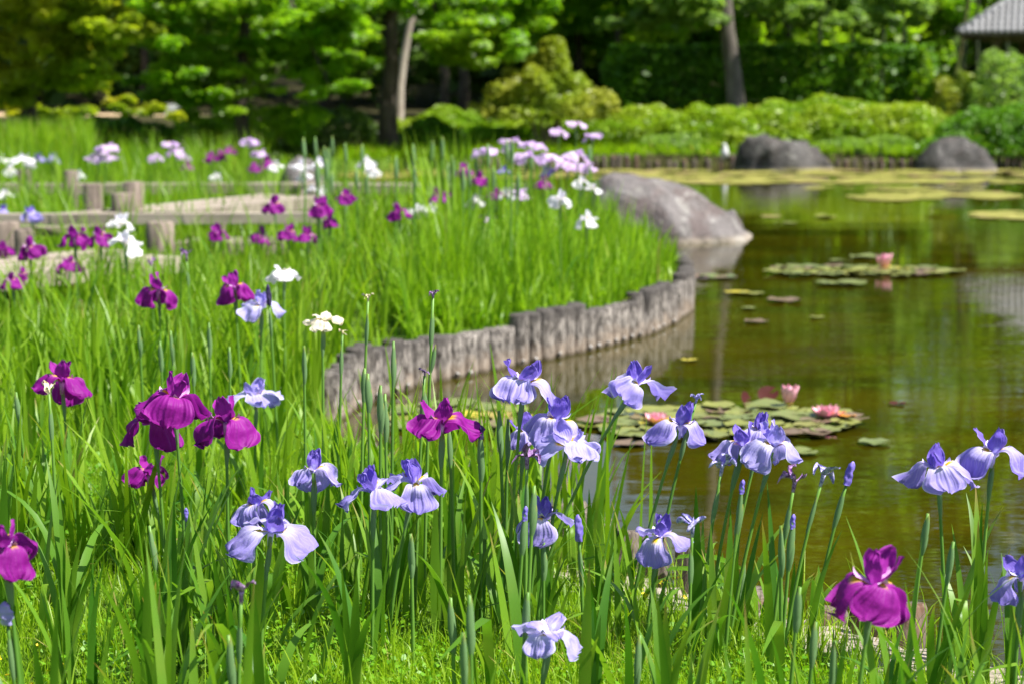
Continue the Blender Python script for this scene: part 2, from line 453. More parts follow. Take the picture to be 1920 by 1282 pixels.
# ------------------------------------------------------------------ the pond outline
near_px = [(2500, 1330), (2200, 1275), (1920, 1222), (1700, 1165), (1530, 1118), (1400, 1086), (1290, 1052), (1135, 1004), (1030, 955), (930, 912), (790, 862), (680, 815)]
near_pts = [on(x, y, 0.2) for x, y in near_px]
pal_px = [(618, 792), (655, 765), (720, 739), (800, 716), (900, 697), (1000, 677), (1100, 656), (1200, 630), (1255, 607), (1284, 584), (1288, 563), (1262, 540), (1215, 522)]
pal_pts = [on(x, y, 0.0) for x, y in pal_px]
back = [(0.45, 15.9), (-0.6, 16.8), (-2.0, 18.6), (-3.0, 23.0), (-3.6, 31.0), (-3.0, 34.6), (-1.0, 36.4), (1.5, 37.4), (4, 37.7), (7, 37.8), (9, 37.2), (14, 36.3), (19, 33), (22, 20), (18, 9), (11, 4.4), (6, 3.4)]
POND = np.array([(p[0], p[1]) for p in near_pts + pal_pts] + back)

def pond_sd(P):
    """signed distance, negative inside the pond"""
    P = np.asarray(P, dtype=float); x, y = P[:, 0], P[:, 1]
    d = np.full(len(P), 1e9); ins = np.zeros(len(P), bool)
    n = len(POND)
    for i in range(n):
        a, b = POND[i], POND[(i + 1) % n]
        e = b - a; w = P - a
        k = np.clip((w @ e) / (e @ e), 0, 1)
        d = np.minimum(d, np.hypot(w[:, 0] - k * e[0], w[:, 1] - k * e[1]))
        c = ((a[1] > y) != (b[1] > y)) & (x < (b[0] - a[0]) * (y - a[1]) / (b[1] - a[1] + 1e-12) + a[0])
        ins ^= c
    return np.where(ins, -d, d)

def ground_h(P, s=None):
    P = np.asarray(P, dtype=float)
    if s is None: s = pond_sd(P)
    x, y = P[:, 0], P[:, 1]
    k = np.clip((s + 0.02) / 0.12, 0, 1); k = k * k * (3 - 2 * k)
    land = 0.19 + 0.02 * np.sin(x * 2.1 + y * 0.7) + 0.015 * np.sin(y * 1.9 - x)
    land = land + np.clip(y - 39, 0, 11) * 0.05 + np.clip(y - 58, 0, 200) * 0.06
    return -0.45 * (1 - k) + land * k

def gz(x, y):
    return float(ground_h(np.array([[x, y]]))[0])

def axis(parts):
    out = []
    for a, b, st in parts: out += list(np.arange(a, b, st))
    return np.array(out)
xs = axis([(-260, -30, 15), (-30, -6, 1.0), (-6, 4.0, 0.08), (4.0, 26, 0.6), (26, 275, 15)])
ys = axis([(-120, 1, 8), (1, 3, 0.4), (3, 20, 0.08), (20, 62, 0.5), (62, 300, 14)])
gx, gy = np.meshgrid(xs, ys)
P2 = np.stack([gx.ravel(), gy.ravel()], 1)
S = pond_sd(P2)
H = ground_h(P2, S)
nx, ny = len(xs), len(ys)
idx = np.arange(nx * ny).reshape(ny, nx)
FQ = np.stack([idx[:-1, :-1], idx[:-1, 1:], idx[1:, 1:], idx[1:, :-1]], -1).reshape(-1, 4)
corner = np.array(on(1235, 520, 0.25))[:2]
soil = np.where((P2[:, 1] < 9) & (P2[:, 0] > -1.6), np.clip(1.0 - (S - 0.05) / 0.55, 0, 1), 0)
soil = soil * np.clip((P2[:, 0] + 0.35) / 0.5, 0.0, 1)
soil = np.maximum(soil, np.clip(1.2 - np.hypot(P2[:, 0] - corner[0], P2[:, 1] - corner[1]) / 0.5, 0, 1))
soil = np.maximum(soil, np.clip(1.2 - np.hypot(P2[:, 0] + 0.88, P2[:, 1] - 9.3) / 0.45, 0, 1))
path = ((P2[:, 1] > 49.4) & (P2[:, 1] < 50.9) & (P2[:, 0] < -7)).astype(float)
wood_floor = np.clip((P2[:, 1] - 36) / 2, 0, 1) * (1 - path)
gm = mesh_np('ground', np.column_stack([P2, H]), FQ, M['ground'], True,
             {'soil': soil, 'path': path, 'wood_floor': wood_floor, 'mud': np.clip(-S / 0.05, 0, 1)})
tag(obj('ground', gm), kind='structure')
wb = MB(); wb.add([(-6, 1.5, 0), (40, 1.5, 0), (40, 45, 0), (-6, 45, 0)], [(0, 1, 2, 3)])
tag(wb.obj('pond_water', M['water']), kind='structure')

# ------------------------------------------------------------------ blades (stuff), vectorised
def blades(base, length, width, yaw, lean, curl, tint, segs=3, tipw=0.05, fold=0.0):
    n = len(base)
    tt = np.linspace(0, 1, segs + 1)
    ang = lean[:, None] + curl[:, None] * tt[None, :] ** 1.5
    mid = (ang[:, 1:] + ang[:, :-1]) / 2
    st = length[:, None] / segs
    r = np.concatenate([np.zeros((n, 1)), np.cumsum(np.sin(mid) * st, 1)], 1)
    z = np.concatenate([np.zeros((n, 1)), np.cumsum(np.cos(mid) * st, 1)], 1)
    dx, dy = np.cos(yaw), np.sin(yaw)
    face = yaw + RNG.uniform(-0.9, 0.9, n)
    wx, wy = -np.sin(face), np.cos(face)
    prof = np.clip(1.0 - tt ** 2.4, tipw, 1) * (0.75 + 0.25 * np.minimum(tt * 4, 1))
    w = width[:, None] * prof[None, :] / 2
    cx = base[:, 0:1] + r * dx[:, None]; cy = base[:, 1:2] + r * dy[:, None]; cz = base[:, 2:3] + z
    Lf = np.stack([cx - wx[:, None] * w, cy - wy[:, None] * w, cz], -1)
    Rt = np.stack([cx + wx[:, None] * w, cy + wy[:, None] * w, cz], -1)
    V = np.stack([Lf, Rt], 2).reshape(-1, 3)
    i0 = (np.arange(n) * (segs + 1) * 2)[:, None] + (np.arange(segs) * 2)[None, :]
    Fc = np.stack([i0, i0 + 1, i0 + 3, i0 + 2], -1).reshape(-1, 4)
    return V, Fc, {'tint': np.repeat(tint, (segs + 1) * 2), 'along': np.tile(np.repeat(tt, 2), n)}

def join(parts):
    Vs, Fs, A, b = [], [], {}, 0
    for V, Fc, at_ in parts:
        Vs.append(V); Fs.append(Fc + b); b += len(V)
        for k, v in at_.items(): A.setdefault(k, []).append(v)
    return np.concatenate(Vs), np.concatenate(Fs), {k: np.concatenate(v) for k, v in A.items()}

def sample_land(n, y0, y1, margin=0.06, spread=0.30, extra=0.7, power=1.0, xmax=99, xmin=-99):
    u = RNG.random(n); y = y0 + (y1 - y0) * u ** power
    x = RNG.uniform(-1, 1, n) * (y * spread + extra)
    P = np.stack([x, y], 1); s = pond_sd(P)
    k = (s > margin) & (x < xmax) & (x > xmin)
    P, s = P[k], s[k]
    return np.column_stack([P, ground_h(P, s) - 0.005]), s

def tufts(n_t, per, rad, *a, **k):
    C, s = sample_land(n_t, *a, **k)
    m = RNG.integers(per[0], per[1], len(C)); B = np.repeat(C, m, 0); n = len(B)
    fan = np.repeat(RNG.random(len(C)) * 6.28, m); side = RNG.choice((-1, 1), n)
    rr = np.abs(RNG.normal(0, rad, n)); yaw = fan + np.where(side > 0, 0, math.pi) + RNG.normal(0, .7, n)
    B = B + np.column_stack([np.cos(yaw) * rr, np.sin(yaw) * rr, np.zeros(n)])
    s2 = pond_sd(B[:, :2]); B[:, 2] = ground_h(B[:, :2], s2) - 0.005
    tt = np.clip(np.repeat(RNG.random(len(C)), m) * 0.5 + RNG.random(n) * 0.5, 0, 1)
    k_ = s2 > 0.03
    return B[k_], s2[k_], yaw[k_], tt[k_]

def patch_noise(P, scale, seed=0.0):
    return np.array([noise.noise((p[0] * scale + seed, p[1] * scale, seed)) for p in P])

# ------------------------------------------------------------------ log palisades
def pile_mesh(seed, mat, n=10, r=0.06, h=1.0, rough=0.012):
    rr = random.Random(seed); b = MB()
    prof = [rr.uniform(0.9, 1.08) for _ in range(n)]
    rings = [(-0.55, 1.0), (0.0, 1.0), (0.6, 0.985), (0.955, 0.97), (1.0, 0.86)]
    tilt = (rr.uniform(-1, 1) * 0.10, rr.uniform(-1, 1) * 0.10)
    vs = []
    for z, s in rings:
        for k in range(n):
            a = 2 * math.pi * k / n; q = r * prof[k] * s
            x, y = math.cos(a) * q, math.sin(a) * q
            vs.append((x, y, z * h + (x * tilt[0] + y * tilt[1] + rr.uniform(-1, 1) * rough if z > 0.9 else 0)))
    fs = []
    for i in range(len(rings) - 1):
        for k in range(n):
            k2 = (k + 1) % n
            fs.append((i * n + k, i * n + k2, (i + 1) * n + k2, (i + 1) * n + k))
    fs.append(tuple((len(rings) - 1) * n + k for k in range(n)))
    return b.add(vs, fs).mesh('pile', mat, True)

def resample(pts, step, jitter=0.0):
    pts = [Vector((p[0], p[1], 0)) for p in pts]; out = [pts[0].copy()]; acc = 0.0; i = 0; cur = pts[0].copy()
    need = step
    while i < len(pts) - 1:
        seg = pts[i + 1] - cur
        if seg.length >= need:
            cur = cur + seg.normalized() * need; out.append(cur.copy()); need = step * R.uniform(1 - jitter, 1 + jitter)
        else:
            need -= seg.length; i += 1; cur = pts[i].copy()
    return out

bolt_me = MB().tube([(0, 0, 0), (0, -0.012, 0)], [0.011, 0.009], 8).mesh('bolt', M['bolt'], True)

def palisade(name, label, pts, step, r, h, mat, hvar=0.02, nvar=6, bolts=None, group=None, jit=0.06, radj=0.08, lean=0.03):
    sp = resample(pts, step, jit)
    root = empty(name, (sp[0].x, sp[0].y, 0), label, 'palisade', group)
    mes = [pile_mesh(100 + k, mat, 10, r, 1.0) for k in range(nvar)]
    hh = h
    for i, q in enumerate(sp):
        if i % R.choice((2, 3, 4)) == 0: hh = h + R.choice((-1, 1)) * R.uniform(0.4, 1) * hvar
        s = R.uniform(1 - radj, 1 + radj)
        o = obj('post', R.choice(mes), root, (q.x - sp[0].x, q.y - sp[0].y, 0), (R.gauss(0, lean), R.gauss(0, lean), R.uniform(0, 6.28)), (s, s, hh + R.uniform(-0.006, 0.006)))
        if bolts and R.random() < bolts:
            a = math.atan2(-0.8, 0.35)
            bo = bpy.data.objects.new('bolt', bolt_me); link(bo, o)
            wm = Matrix.Translation((q.x + math.cos(a) * r * s * 0.97, q.y + math.sin(a) * r * s * 0.97, 0.028)) @ Matrix.Rotation(math.radians(22), 4, 'Z')
            om = Matrix.Translation(root.location) @ Matrix.LocRotScale(o.location, o.rotation_euler, o.scale)
            bo.matrix_parent_inverse = Matrix.Identity(4)
            bo.matrix_basis = om.inverted() @ wm
    return root

palisade('log_palisade', 'curved row of weathered grey logs edging the iris bed above the water', pal_pts[:-1] + [on(1215, 522, 0), Vector((0.62, 15.3, 0))], 0.121, 0.0555, 0.262, M['pile'], 0.032, bolts=0.6, radj=0.12, jit=0.10)
near_line = [Vector((p.x, p.y, 0)) for p in near_pts[3:]]
palisade('log_palisade', 'broken row of short rotten brown logs along the grassy near shore', near_line, 0.135, 0.055, 0.205, M['pile_old'], 0.055, lean=0.09, jit=0.35, radj=0.25)
far_line = [Vector((x, y - 0.05, 0)) for x, y in [(-1.0, 36.4), (1.5, 37.4), (4, 37.7), (7, 37.8), (9, 37.2), (14, 36.3)]]
palisade('log_palisade', 'low line of dark stakes edging the far bank below the shrubs', far_line, 0.19, 0.05, 0.14, M['pile_old'], 0.06, jit=0.45, radj=0.2, lean=0.05)

# ------------------------------------------------------------------ boulders
def boulder(name, label, d, px0, px1, profile, depth, mat, seed, cat='boulder', group=None, bulge=0.6, zlow=-0.3, rough=1.0):
    """profile: (px, py) skyline from left to right at distance d"""
    n, m = 44, 22
    xs_ = np.interp(np.linspace(0, 1, n), [0, 1], [px0, px1])
    sky_px, sky_py = zip(*profile)
    cx = (px0 + px1) / 2; c = at(cx, 300, d); V = []
    for i in range(n):
        s = i / (n - 1); px = xs_[i]
        p = at(px, float(np.interp(px, sky_px, sky_py)), d)
        ed = max(0.0, 1 - abs(2 * s - 1) ** 2.6) ** 0.5
        dep = depth * (0.25 + 0.75 * ed)
        top = max(p.z, 0.0)
        for j in range(m):
            tt = math.pi * j / (m - 1)
            yy = -math.cos(tt) * dep
            k = max(math.sin(tt), 0) ** bulge
            zz = zlow + (top - zlow) * k
            q = Vector((p.x, d + yy, zz))
            dn = noise.fractal(q * 1.7 + Vector((seed, 0, 0)), 1.0, 2.0, 4) * 0.10 * rough + (noise.voronoi(q * 1.9 + Vector((seed, 1, 0)))[0][0] - 0.35) * 0.16 * rough
            dn2 = noise.noise(q * 6 + Vector((0, seed, 0))) * 0.02 * rough
            q += Vector((dn * 0.4, -dn * 0.9, (dn * 0.4 + dn2) * k))
            V.append((q.x - c.x, q.y - d, q.z))
    Fq = [(i * m + j, (i + 1) * m + j, (i + 1) * m + j + 1, i * m + j + 1) for i in range(n - 1) for j in range(m - 1)]
    b = MB().add(V, Fq)
    b.f.append(tuple(range(m))); b.f.append(tuple((n - 1) * m + j for j in range(m - 1, -1, -1)))
    o = b.obj(name, mat, None, True); o.location = (c.x, d, 0)
    return tag(o, label, cat, group)

boulder('boulder', 'large smooth grey boulder lying in the pond behind the iris bed', 20.4, 1085, 1412, [(1085, 420), (1105, 360), (1125, 332), (1150, 323), (1180, 326), (1225, 340), (1270, 352), (1310, 372), (1350, 402), (1385, 424), (1412, 440)], 0.75, M['stone'], 3)
boulder('boulder', 'dark angular boulder standing beside the white wading bird', 36.4, 1376, 1556, [(1376, 312), (1384, 275), (1400, 258), (1425, 255), (1455, 262), (1480, 268), (1500, 266), (1522, 280), (1540, 300), (1556, 314)], 0.8, M['stone_dark'], 9, bulge=0.7, rough=1.8)
boulder('boulder', 'dark rounded boulder at the far bank under the broad dark shrub', 36.0, 1714, 1862, [(1714, 312), (1728, 290), (1748, 268), (1766, 261), (1790, 268), (1815, 272), (1840, 286), (1862, 312)], 0.8, M['stone_dark'], 17, bulge=0.7, rough=1.6)
boulder('rock', 'small grey rock showing behind irises left of the dark trunk', 24.0, 520, 606, [(520, 350), (535, 312), (560, 292), (585, 300), (606, 345)], 0.35, M['stone'], 23, 'rock', zlow=-0.1)
boulder('rock', 'small pale stone wedged against the low end of the large boulder', 20.3, 1352, 1392, [(1352, 420), (1360, 398), (1376, 392), (1392, 425)], 0.14, M['stone'], 31, 'rock')

# ------------------------------------------------------------------ foliage masses
def leaf_cloud(centers, radii, counts, size, flat=0.5, aspect=0.6, shell=0.55):
    """rhomb leaves spread through ellipsoids"""
    C = np.repeat(centers, counts, 0); Rr = np.repeat(radii, counts, 0); n = len(C)
    d = RNG.normal(size=(n, 3)); d /= np.linalg.norm(d, axis=1)[:, None]
    rad = shell + (1 - shell) * RNG.random(n)
    rad *= RNG.normal(1, 0.10, n)
    p = C + d * rad[:, None] * Rr
    nrm = np.column_stack([RNG.normal(0, flat, n), RNG.normal(0, flat, n), np.ones(n)]) + d * 0.5
    nrm /= np.linalg.norm(nrm, axis=1)[:, None]
    a = np.cross(nrm, RNG.normal(size=(n, 3))); a /= np.linalg.norm(a, axis=1)[:, None]
    b = np.cross(nrm, a)
    s = (size * RNG.uniform(0.6, 1.35, n))[:, None]
    V = np.stack([p - a * s, p + b * s * aspect, p + a * s, p - b * s * aspect], 1).reshape(-1, 3)
    Fc = np.arange(n * 4).reshape(-1, 4)
    ct = np.repeat(RNG.random(len(centers)), counts)
    tint = np.clip(0.55 * ct + 0.45 * RNG.random(n), 0, 1)
    return V, Fc, {'tint': np.repeat(tint, 4)}

def tree(name, label, d, trunk_px, base_r, mat_bark, mat_leaf, clumps, limb_to=6, leaf=0.10, counts=420, flat=0.75, base_z=None, cat='tree', group=None, split=0.55, top_r=0.45, shell=0.45, limb_mat=None):
    """trunk_px: skyline points (px,py) of the trunk from foot to top; clumps: list of (px,py,dd,rx,ry,rz)"""
    pts = [at(x, y, d) for x, y in trunk_px]
    z0 = gz(pts[0].x, d) - 0.1
    foot = Vector((pts[0].x, d, z0))
    root = empty(name, foot, label, cat, group)
    loc = [Vector((0, 0, 0))] + [p - foot for p in pts if p.z > z0 + 0.15]
    rads = [base_r * 1.35] + [base_r * (1 - (1 - top_r) * i / max(1, len(loc) - 2)) for i in range(len(loc) - 1)]
    MB().tube(loc, rads, 10).obj('trunk', mat_bark, root, True)
    cs = np.array([np.array(at(a, b, dd) - foot) for a, b, dd, *_ in clumps]); rs = np.array([c[3:6] for c in clumps], float) * np.array([1, 1, 1.5])
    top = loc[-1]
    order = list(range(len(clumps))); R.shuffle(order)
    for k in order[:limb_to]:
        e = Vector(cs[k]); s = Vector(loc[max(1, len(loc) - 2)]).lerp(top, R.random())
        if e.z < s.z: s = Vector(loc[1]).lerp(top, 0.5)
        m = s.lerp(e, 0.5) + Vector((0, 0, 0.12 * (e - s).length))
        MB().tube([s, m, e], [base_r * 0.4, base_r * 0.27, base_r * 0.1], 6).obj('limb', limb_mat or mat_bark, root, True)
    # each clump is broken into smaller sprays so that the crown has gaps and lit tiers
    sub_c, sub_r, sub_n = [], [], []
    for c, r in zip(cs, rs):
        k = max(5, int(7 * (r[0] * r[1] * r[2]) ** 0.4))
        for _ in range(k):
            v = RNG.normal(size=3); v /= np.linalg.norm(v); v *= RNG.random() ** 0.4
            sub_c.append(c + v * r); q = RNG.uniform(0.28, 0.5)
            sub_r.append(np.array([max(r[0], r[1]) * q, max(r[0], r[1]) * q, r[2] * q * split * R.uniform(0.8, 2.2)])); sub_n.append(int(counts * (0.3 + r.max() * 0.25) / 2))
    V, Fc, A = leaf_cloud(np.array(sub_c), np.array(sub_r), np.array(sub_n), leaf, flat, shell=shell)
    obj('crown', mesh_np('crown', V, Fc, mat_leaf, False, A), root)
    return root

def rnd_clumps(px0, px1, py0, py1, d0, d1, n, r0, r1, flat=0.6):
    out = []
    for _ in range(n):
        r = R.uniform(r0, r1)
        out.append((R.uniform(px0, px1), R.uniform(py0, py1), R.uniform(d0, d1), r, r, r * flat))
    return out

# left maple, yellow-green tiers hanging low
tree('maple_tree', 'yellow-green maple with tiered foliage beside the sandy path', 31, [(60, 300), (50, 150), (70, 0), (60, -200), (80, -500)], 0.14, M['bark_dark'], M['maple'],
     [(205, 60, 30, .55, .7, .25), (190, 115, 30, .5, .6, .18), (150, 20, 30, .6, .6, .3), (90, 40, 30.5, .7, .7, .3), (40, 95, 31, .7, .7, .28), (120, 150, 31, .55, .6, .2), (50, 165, 30.5, .6, .6, .2), (-30, 60, 31, .8, .8, .4), (-60, 150, 31, .7, .7, .25), (185, -30, 30, .8, .8, .3), (60, -40, 31, .9, .9, .4), (165, 140, 32, .4, .4, .15), (35, 206, 33, .4, .4, .10), (130, 210, 33, .45, .4, .10), (225, 204, 33.5, .4, .4, .12), (300, 208, 33.5, .35, .4, .10), (80, 212, 33, .3, .4, .06)]
     + rnd_clumps(-80, 235, -40, 195, 29.5, 32, 22, .35, .65, .34) + rnd_clumps(-350, 250, -850, -80, 29.5, 34, 26, .8, 1.5), 10, 0.075, 520)
tree('maple_tree', 'broad green maple with low spreading boughs left of the dark trunk', 35, [(455, 290), (450, 150), (462, 20), (440, -150), (470, -500)], 0.13, M['bark_dark'], M['green'],
     [(620, 168, 34, .65, .6, .10), (560, 172, 34, .4, .5, .08), (425, 188, 34, .55, .6, .16), (360, 175, 34.5, .4, .5, .12), (310, 50, 34, .55, .6, .25), (285, 15, 34, .6, .6, .3), (480, 15, 34, 1.1, .9, .3), (585, 55, 34, .8, .8, .25), (640, 20, 34, .6, .8, .3), (400, 100, 35, .9, .9, .3), (520, 105, 35, .8, .8, .22), (640, 110, 35, .6, .7, .16), (655, 70, 34.4, .4, .7, .2), (350, 120, 35, .7, .7, .25), (480, 60, 35.5, 1.2, 1.0, .3), (430, 230, 35.5, .9, .6, .35), (560, 235, 36, .9, .6, .3)]
     + rnd_clumps(265, 650, -40, 195, 33.6, 36.5, 28, .4, .75, .34) + rnd_clumps(230, 740, -900, -60, 33.5, 38.5, 32, .9, 1.6), 12, 0.085, 480)
tree('broadleaf_tree', 'green tree with a straight dark trunk at the water behind the irises', 36.8, [(728, 290), (727, 200), (735, 120), (733, 40), (738, -60), (735, -500)], 0.165, M['bark_dark'], M['green'],
     [(620, 60, 36, .7, .7, .25), (660, 125, 36, .5, .6, .14), (640, 150, 36, .5, .5, .1), (850, 55, 36, .9, .8, .25), (930, 45, 36.3, .7, .7, .25), (880, 105, 36.5, .6, .7, .16), (840, 85, 36.5, .4, .6, .15), (960, 85, 37, .5, .6, .15), (850, 10, 37.6, .6, .8, .3), (900, -10, 36.5, .9, .9, .3), (1000, 15, 37, .7, .7, .25), (650, -20, 36, 1.0, .9, .3)]
     + rnd_clumps(600, 672, -50, 118, 36, 39, 7, .4, .6, .34) + rnd_clumps(825, 1010, -50, 110, 36, 39, 14, .4, .7, .34) + rnd_clumps(570, 800, -800, -60, 36.5, 40, 24, .9, 1.4), 10, 0.085, 470)
tree('slim_tree', 'slim tree whose pale sunlit trunk shows beside the dark one', 42.0, [(748, 232), (750, 160), (757, 110), (766, 60), (780, 0), (800, -150)], 0.105, M['bark_pale'], M['green'],
     rnd_clumps(760, 960, -260, 0, 41.5, 45, 7, .7, 1.1), 4, 0.09, 380)
tree('broadleaf_tree', 'spreading tree with a forked dark trunk before the clipped hedge', 42.4, [(1382, 216), (1374, 130), (1364, 60), (1360, 0), (1352, -120), (1350, -500)], 0.20, M['bark_grey'], M['pale_leaf'],
     [(1300, -15, 42, .9, .8, .3), (1440, -10, 42, .9, .8, .3), (1600, 5, 42, .7, .8, .3), (1680, 15, 42, .5, .6, .22), (1735, 30, 41.5, .35, .5, .25), (1240, 20, 43, .8, .8, .3), (1190, 45, 43.5, .7, .7, .2), (1520, 25, 43, .6, .6, .2), (1640, -20, 42, .9, .8, .3)]
     + rnd_clumps(1170, 1745, -60, 48, 41.6, 45, 20, .4, .75, .4) + rnd_clumps(1310, 1800, -900, -120, 43, 47, 26, .9, 1.5), 9, 0.09, 460)
for lab, px, d in (('bare lower trunk in the dark gap just right of the pale trunk', 832, 47), ('bare lower trunk nearest the cone-shaped shrub in the dark gap', 868, 48)):
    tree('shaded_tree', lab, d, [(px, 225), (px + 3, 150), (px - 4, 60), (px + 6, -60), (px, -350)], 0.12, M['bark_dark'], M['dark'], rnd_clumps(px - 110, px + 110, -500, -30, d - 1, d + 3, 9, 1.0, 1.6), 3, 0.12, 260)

# low branches for the forked trunk
# conifer-like cone shrub
def mound(name, label, cx, d, px0, px1, py_top, py_bot, mat, cat='shrub', group=None, leaf=0.05, n=3200, peak=1.0, stems=3, flat=0.8, box=0.0, jag=0.14, zb=None):
    """dense bush seen between px0..px1 and py_top..py_bot at distance d"""
    a, b = at(px0, py_bot, d), at(px1, py_top, d)
    g = gz((a.x + b.x) / 2, d); z0 = g if zb is None else zb
    rx = (b.x - a.x) / 2; hz = b.z - z0; c = Vector(((a.x + b.x) / 2, d, z0))
    root = empty(name, (c.x, c.y, g - 0.05), label, cat, group)
    th = RNG.random(n) * 2 * np.pi; u = RNG.random(n)
    rr = np.where(RNG.random(n) < 0.8, 0.86 + 0.18 * RNG.random(n), RNG.random(n) ** 0.5)
    if box:
        sx_, sy_ = np.cos(th), np.sin(th)
        q = 1 / np.maximum(np.abs(sx_), np.abs(sy_)); k = 1 + (q - 1) * box
        prof = np.where(u < 0.88, 1.0, np.sqrt(np.maximum(0, 1 - ((u - 0.88) / 0.12) ** 2)))
        top = RNG.random(n) < 0.30
        u = np.where(top, 0.97 + 0.03 * RNG.random(n), u); rr = np.where(top, RNG.random(n) ** 0.5, rr); prof = np.where(top, 1.0, prof)
    else:
        k = 1.0; prof = np.maximum(0, 1 - u ** (2.0 * peak)) ** (0.5 if peak >= 1 else 0.8)
        prof = np.where(u < 0.12, prof * (0.82 + u * 1.5), prof)
    x = np.cos(th) * rr * prof * rx * k; y = np.sin(th) * rr * prof * min(rx, 1.3) * k; z = u * hz
    P = np.stack([x, y, z], 1)
    nz = np.array([noise.noise((p[0] * 2.3 + cx, p[1] * 2.3, p[2] * 3.0 + d)) for p in P])
    P = P * (1 + jag * nz)[:, None]
    Pn = P / np.maximum(np.linalg.norm(P / np.array([rx, min(rx, 1.3), hz]), axis=1)[:, None], 0.05)
    V, Fc, A = leaf_cloud(P, np.full((n, 3), 0.02), np.ones(n, int), leaf, flat)
    A['tint'] = np.repeat(np.clip(0.5 + 0.9 * nz + RNG.normal(0, 0.15, n), 0, 1), 4)
    V = V + np.array([0, 0, z0 - (g - 0.05)])
    obj('foliage', mesh_np('foliage', V, Fc, mat, False, A), root)
    for k_ in range(stems):
        aa = R.uniform(0, 6.28); e = Vector((math.cos(aa) * rx * 0.45, math.sin(aa) * 0.3, (z0 - g) + hz * R.uniform(0.45, 0.7)))
        MB().tube([(e.x * 0.1, e.y * 0.1, 0), (e.x * 0.5, e.y * 0.6, e.z * 0.55), e], [0.035, 0.028, 0.012], 6).obj('stem', M['twig'], root, True)
    return root

cone = mound('conical_shrub', 'cone-shaped yellow-green shrub on bare leaning stems', 3, 38.6, 898, 1148, 92, 208, M['conifer'], 'shrub', None, 0.06, 8000, 0.62, 6, 0.6, jag=0.42, zb=at(1000, 224, 38.6).z)
# the clipped hedge
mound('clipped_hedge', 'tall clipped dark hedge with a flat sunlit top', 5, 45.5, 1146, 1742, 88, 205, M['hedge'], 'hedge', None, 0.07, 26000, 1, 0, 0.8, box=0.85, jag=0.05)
# sunlit shrubs along the far bank
az = [(1080, 40.5, 985, 1180, 208, 300, 'azalea', 'low azalea mound at the foot of the cone-shaped shrub'),
      (1200, 40.0, 1120, 1290, 202, 300, 'azalea', 'sunlit azalea mound between the cone-shaped shrub and the forked tree'),
      (1330, 39.6, 1235, 1425, 205, 300, 'azalea', 'sunlit azalea mound hiding the foot of the forked tree'),
      (1450, 40.0, 1380, 1545, 196, 300, 'azalea', 'bright azalea mound right behind the angular boulder'),
      (1570, 39.8, 1480, 1670, 190, 300, 'azalea', 'bright azalea mound in front of the hedge, right of the angular boulder'),
      (1680, 39.8, 1600, 1770, 200, 300, 'azalea', 'bright azalea mound under the right end of the hedge'),
      (1600, 38.6, 1520, 1640, 262, 300, 'pale_leaf', 'small pale bush at the water right of the angular boulder'),
      (1660, 38.6, 1610, 1730, 258, 300, 'pale_leaf', 'small pale bush at the water left of the rounded boulder'),
      (1270, 38.8, 1190, 1345, 252, 302, 'pale_leaf', 'small pale bush above the stakes near the wading bird'),
      (1850, 37.8, 1740, 2040, 205, 305, 'hedge', 'broad dark green shrub drooping to the water behind the rounded boulder'),
      (860, 41.0, 740, 960, 206, 290, 'azalea', 'low clipped green mound between the pale trunk and the cone-shaped shrub'),
      (920, 39.5, 840, 1010, 240, 300, 'green', 'low green bush under the cone-shaped shrub at the bank'),
      (800, 38.5, 742, 870, 222, 300, 'hedge', 'dark low bush right of the straight dark trunk'),
      (210, 36.5, 120, 340, 222, 300, 'hedge', 'dark bush under the maples behind the far irises'),
      (600, 39.5, 480, 720, 205, 300, 'dark', 'deeply shaded bush behind the low maple boughs'),
      (400, 38.5, 300, 520, 215, 300, 'green', 'mid green bush below the broad maple'),
      (1800, 41.2, 1725, 1870, 130, 215, 'conifer', 'yellow-green loose shrub at the corner of the hedge below the roof'),
      (1880, 40.6, 1800, 1990, 110, 225, 'pale_leaf', 'pale loose shrub in front of the tiled hut'),
      (1720, 44.0, 1695, 1765, 92, 215, 'green', 'upright bright bush closing the right end of the hedge')]
for cx, d, a, b, y0, y1, m, lab in az:
    if m == 'azalea': a, b = a - 45, b + 45
    mound('azalea_bush' if m == 'azalea' else 'leafy_bush', lab, cx, d, a, b, y0, y1, M[m], 'shrub', 'shrubs along the far bank', 0.046, int(24 * (b - a)) + 1200, R.uniform(0.9, 1.3), 2, 0.8, jag=0.26)

# reeds at left back, a bright clump
def reed_bed(name, label, n, px0, px1, d0, d1, hmin, hmax, mat, width=0.02):
    x0 = np.array([at(px0, 300, d0).x, at(px1, 300, d0).x]); y = RNG.uniform(d0, d1, n); f = RNG.random(n)
    x = (px0 + (px1 - px0) * f - 960) / F * y
    P = np.stack([x, y], 1); base = np.column_stack([P, ground_h(P)])
    V, Fc, A = blades(base, RNG.uniform(hmin, hmax, n), np.full(n, width), RNG.random(n) * 6.28, RNG.normal(0, .12, n), RNG.normal(0.2, .3, n), RNG.random(n), 3)
    return tag(obj(name, mesh_np(name, V, Fc, mat, False, A)), label, 'reeds', kind='stuff')
reed_bed('reeds', 'tall bright reeds massed under the yellow-green maple', 3500, -60, 175, 27, 31, 0.55, 0.95, M['grass'], 0.03)

